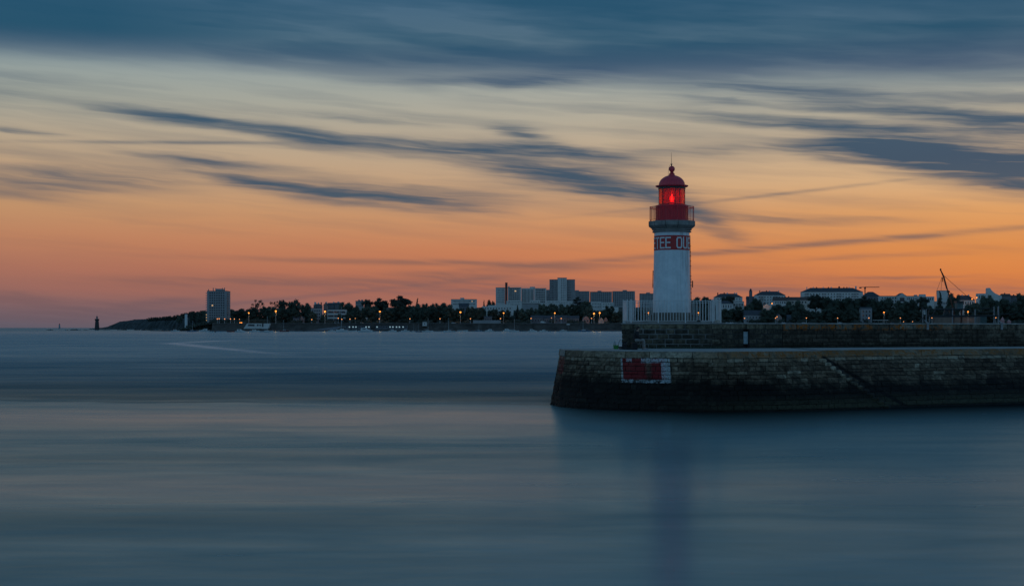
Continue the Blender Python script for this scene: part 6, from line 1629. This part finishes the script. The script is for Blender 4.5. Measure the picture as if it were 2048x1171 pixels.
# ------------------------------------------------------------------ building crane
cr = thing('tower_crane', 'thin tower crane with level jib on the skyline right of the long block', 'crane', (px2(1730, 2700), 2700, 35)); S = 2700 / F
zj = CAMH + (655 - 574.2) * S - 35
mb = MB(); mb.box(-.8, .8, -.8, .8, 0, zj + 1); mb.build('mast', M['dark_metal'], cr)
mb = MB(); mb.box(-11 * S, 29 * S, -.5, .5, zj - .3, zj + .5)
for k in range(12): mb.tube([((k * 2.4 - .5) * S, 0, zj + .4), ((k * 2.4 + .7) * S, 0, zj + 1.6), ((k * 2.4 + 1.9) * S, 0, zj + .4)], .2, 4)
mb.build('jib', M['dark_metal'], cr)
mb = MB(); mb.box(-11.5 * S, -7 * S, -1, 1, zj - 2, zj + .2); mb.build('counterweight', M['dark_metal'], cr)
mb = MB(); mb.box(-1.5, 1.5, -1.2, 1.2, zj - 3.2, zj - .3); mb.build('cab', M['dark_metal'], cr)

# ------------------------------------------------------------------ fishing platform beyond the pier
DP = 112.0; S = DP / F
fp_ = thing('fishing_platform', 'dark steel fishing platform with leaning net boom behind the right parapet', 'fishing platform', (px2(1920, DP), DP, 0))
def fq(px, py, dy=0): return Vector(((px - 1920) * S, dy, CAMH + (655 - py) * S))
mb = MB(); mb.box((1852 - 1920) * S, (2000 - 1920) * S, 0, 4.5, 4.15, 4.30); mb.build('floor', M['grey_metal'], fp_)
def tubes(name, segs, mat='dark_metal', parent=None):
    for a, b, r_ in segs:
        mb = MB(); mb.tube([a, b], r_ * (1.0 if name == 'cable' else 1.6 if r_ < .05 else 1.0), 6); mb.build(name, M[mat], parent or fp_)
for x in (1859, 1905, 1950, 1992):
    for y in (.1, 4.4): tubes('support_leg', [(Vector(((x - 1920) * S, y, -1.5)), Vector(((x - 1920) * S, y, 4.15)), .11)])
tubes('rail_post', mat='grey_metal', segs=[(fq(1845.5, 645), fq(1845.5, 616), .03), (fq(1852.5, 645), fq(1852.5, 617), .03), (fq(1859, 645), fq(1859, 630), .035), (fq(1905, 646), fq(1905, 616), .035), (fq(1950, 646), fq(1950, 618), .035), (fq(1988, 646), fq(1988, 613), .035), (fq(1996.5, 646), fq(1996.5, 612), .04)])
tubes('rail', [(fq(1842.5, 618), fq(1872, 618.2), .03), (fq(1872, 618.2), fq(1931, 618.2), .045), (fq(1854, 631.5), fq(1997, 631.2), .045), (fq(1956, 616.3), fq(1988, 616.3), .022), (fq(1935, 624), fq(1988, 624), .022), (fq(1994, 628.6), fq(2030, 627), .022)])
tubes('brace', [(fq(1878, 609), fq(1864, 631), .025), (fq(1860, 616), fq(1856, 632), .03), (fq(1843, 614.5), fq(1846, 618), .05), (fq(1848, 633), fq(1838, 644), .03), (fq(1905, 620), fq(1898, 631), .025)])
# cabin on its post
mb = MB(); mb.box((1916 - 1920) * S, (1928 - 1920) * S, .2, .8, fq(0, 616.5).z, fq(0, 605).z); cbn = mb.build('cabin', simple('green_grey', (.10, .15, .15), .7), fp_)
mb = MB(); mb.box((1914.5 - 1920) * S, (1929 - 1920) * S, .1, .9, fq(0, 605).z + .005, fq(0, 601.5).z); mb.build('cabin_roof', M['dark_metal'], cbn)
tubes('mast_post', [(fq(1926.5, 646, .5), fq(1927.5, 616, .5), .075), (fq(1911, 646, .5), fq(1912, 618, .5), .06)], 'rusty')
mb = MB(); mb.lathe([(.02, fq(0, 617).z), (.18, fq(0, 618).z), (.22, fq(0, 624).z), (.27, fq(0, 627).z), (.3, fq(0, 628.3).z), (.02, fq(0, 628.4).z)][::-1], 14, (1896.5 - 1920) * S, .4); mb.build('winch_drum', M['dark_metal'], fp_)
mb = MB(); mb.tube([fq(1911, 618, .5), fq(1899, 580, .5), fq(1891, 552, .5)], [.06, .05, .068], 8); mb.tube([fq(1891, 552, .5), fq(1885.4, 540, .5)], [.07, .045], 8); mb.sphere(fq(1885, 538.5, .5), (.07, .07, .10), 10, 7)
mb.tube([fq(1899.5, 581.5, .5), fq(1902, 584, .5)], .11, 6); mb.build('boom', M['rusty'], fp_)
tubes('cable', [(fq(1892, 551, .5), fq(1936, 590, .5), .016), (fq(1936, 590, .5), fq(1950, 600, .5), .014), (fq(1887.5, 553.5, .5), fq(1877, 582, .5), .012), (fq(1887.8, 553.5, .5), fq(1886, 580, .5), .012), (fq(1888.3, 553.5, .5), fq(1888.4, 563, .5), .035), (fq(1889, 555, .5), fq(1897, 578, .5), .010), (fq(1900, 582, .5), fq(1911, 588, .5), .016), (fq(1877, 582, .5), fq(1872, 618, .5), .010)])
mb = MB(); mb.box((1969 - 1920) * S, (1982 - 1920) * S, 1, 2.2, 4.31, fq(0, 632.5).z); mb.build('locker', simple('green_box', (.08, .13, .13), .7), fp_)
mb = MB(); mb.box((1902 - 1920) * S, (1934 - 1920) * S, .6, 1.4, 4.31, 4.31 + .22); mb.build('winch_frame', M['dark_metal'], fp_)
for i, (px, lab) in enumerate(((1853, 'dark bracket bolted to the parapet at the left end of the fishing platform'), (2001, 'pale bracket on the parapet at the right end of the fishing platform'))):
    sq = seg_px(px, p2 - (p2 - p1), p2) if px < 1990 else seg_px(px, p1, p2)
    q = PQ.P(sq, 4.2, .12); mb = MB(); mb.box(-.07, .07, -.05, .08, -.12, .34); mb.tube([(0, 0, .3), (-.12, .25, .46)], .04, 6)
    tag(mb.build('wall_bracket', M['grey_metal'], loc=q), lab, 'bracket')
# pink-lit stalls far right
for x, lab in ((2005, 'pink-lit stall with pointed top at far right'), (2018, 'small pink-lit stall right of the pointed one')):
    t = thing('market_stall', lab, 'stall', (px2(x, 1805), 1805, 9.4)); mb = MB(); h = 4 if x == 2005 else 3; mb.box(-2, 2, -1.5, 1.5, 0, h); mb.build('body', simple('stall_pink', (.5, .25, .25), .7), t)
    mb = MB(); mb.mesh([(-2.3, -1.8, h), (2.3, -1.8, h), (2.3, 1.8, h), (-2.3, 1.8, h), (0, 0, h + (5 if x == 2005 else 2))], [(0, 1, 4), (1, 2, 4), (2, 3, 4), (3, 0, 4)]); mb.build('canopy', simple('canopy_pink', (.55, .28, .27), .7), t)
print('objects', len(bpy.data.objects))
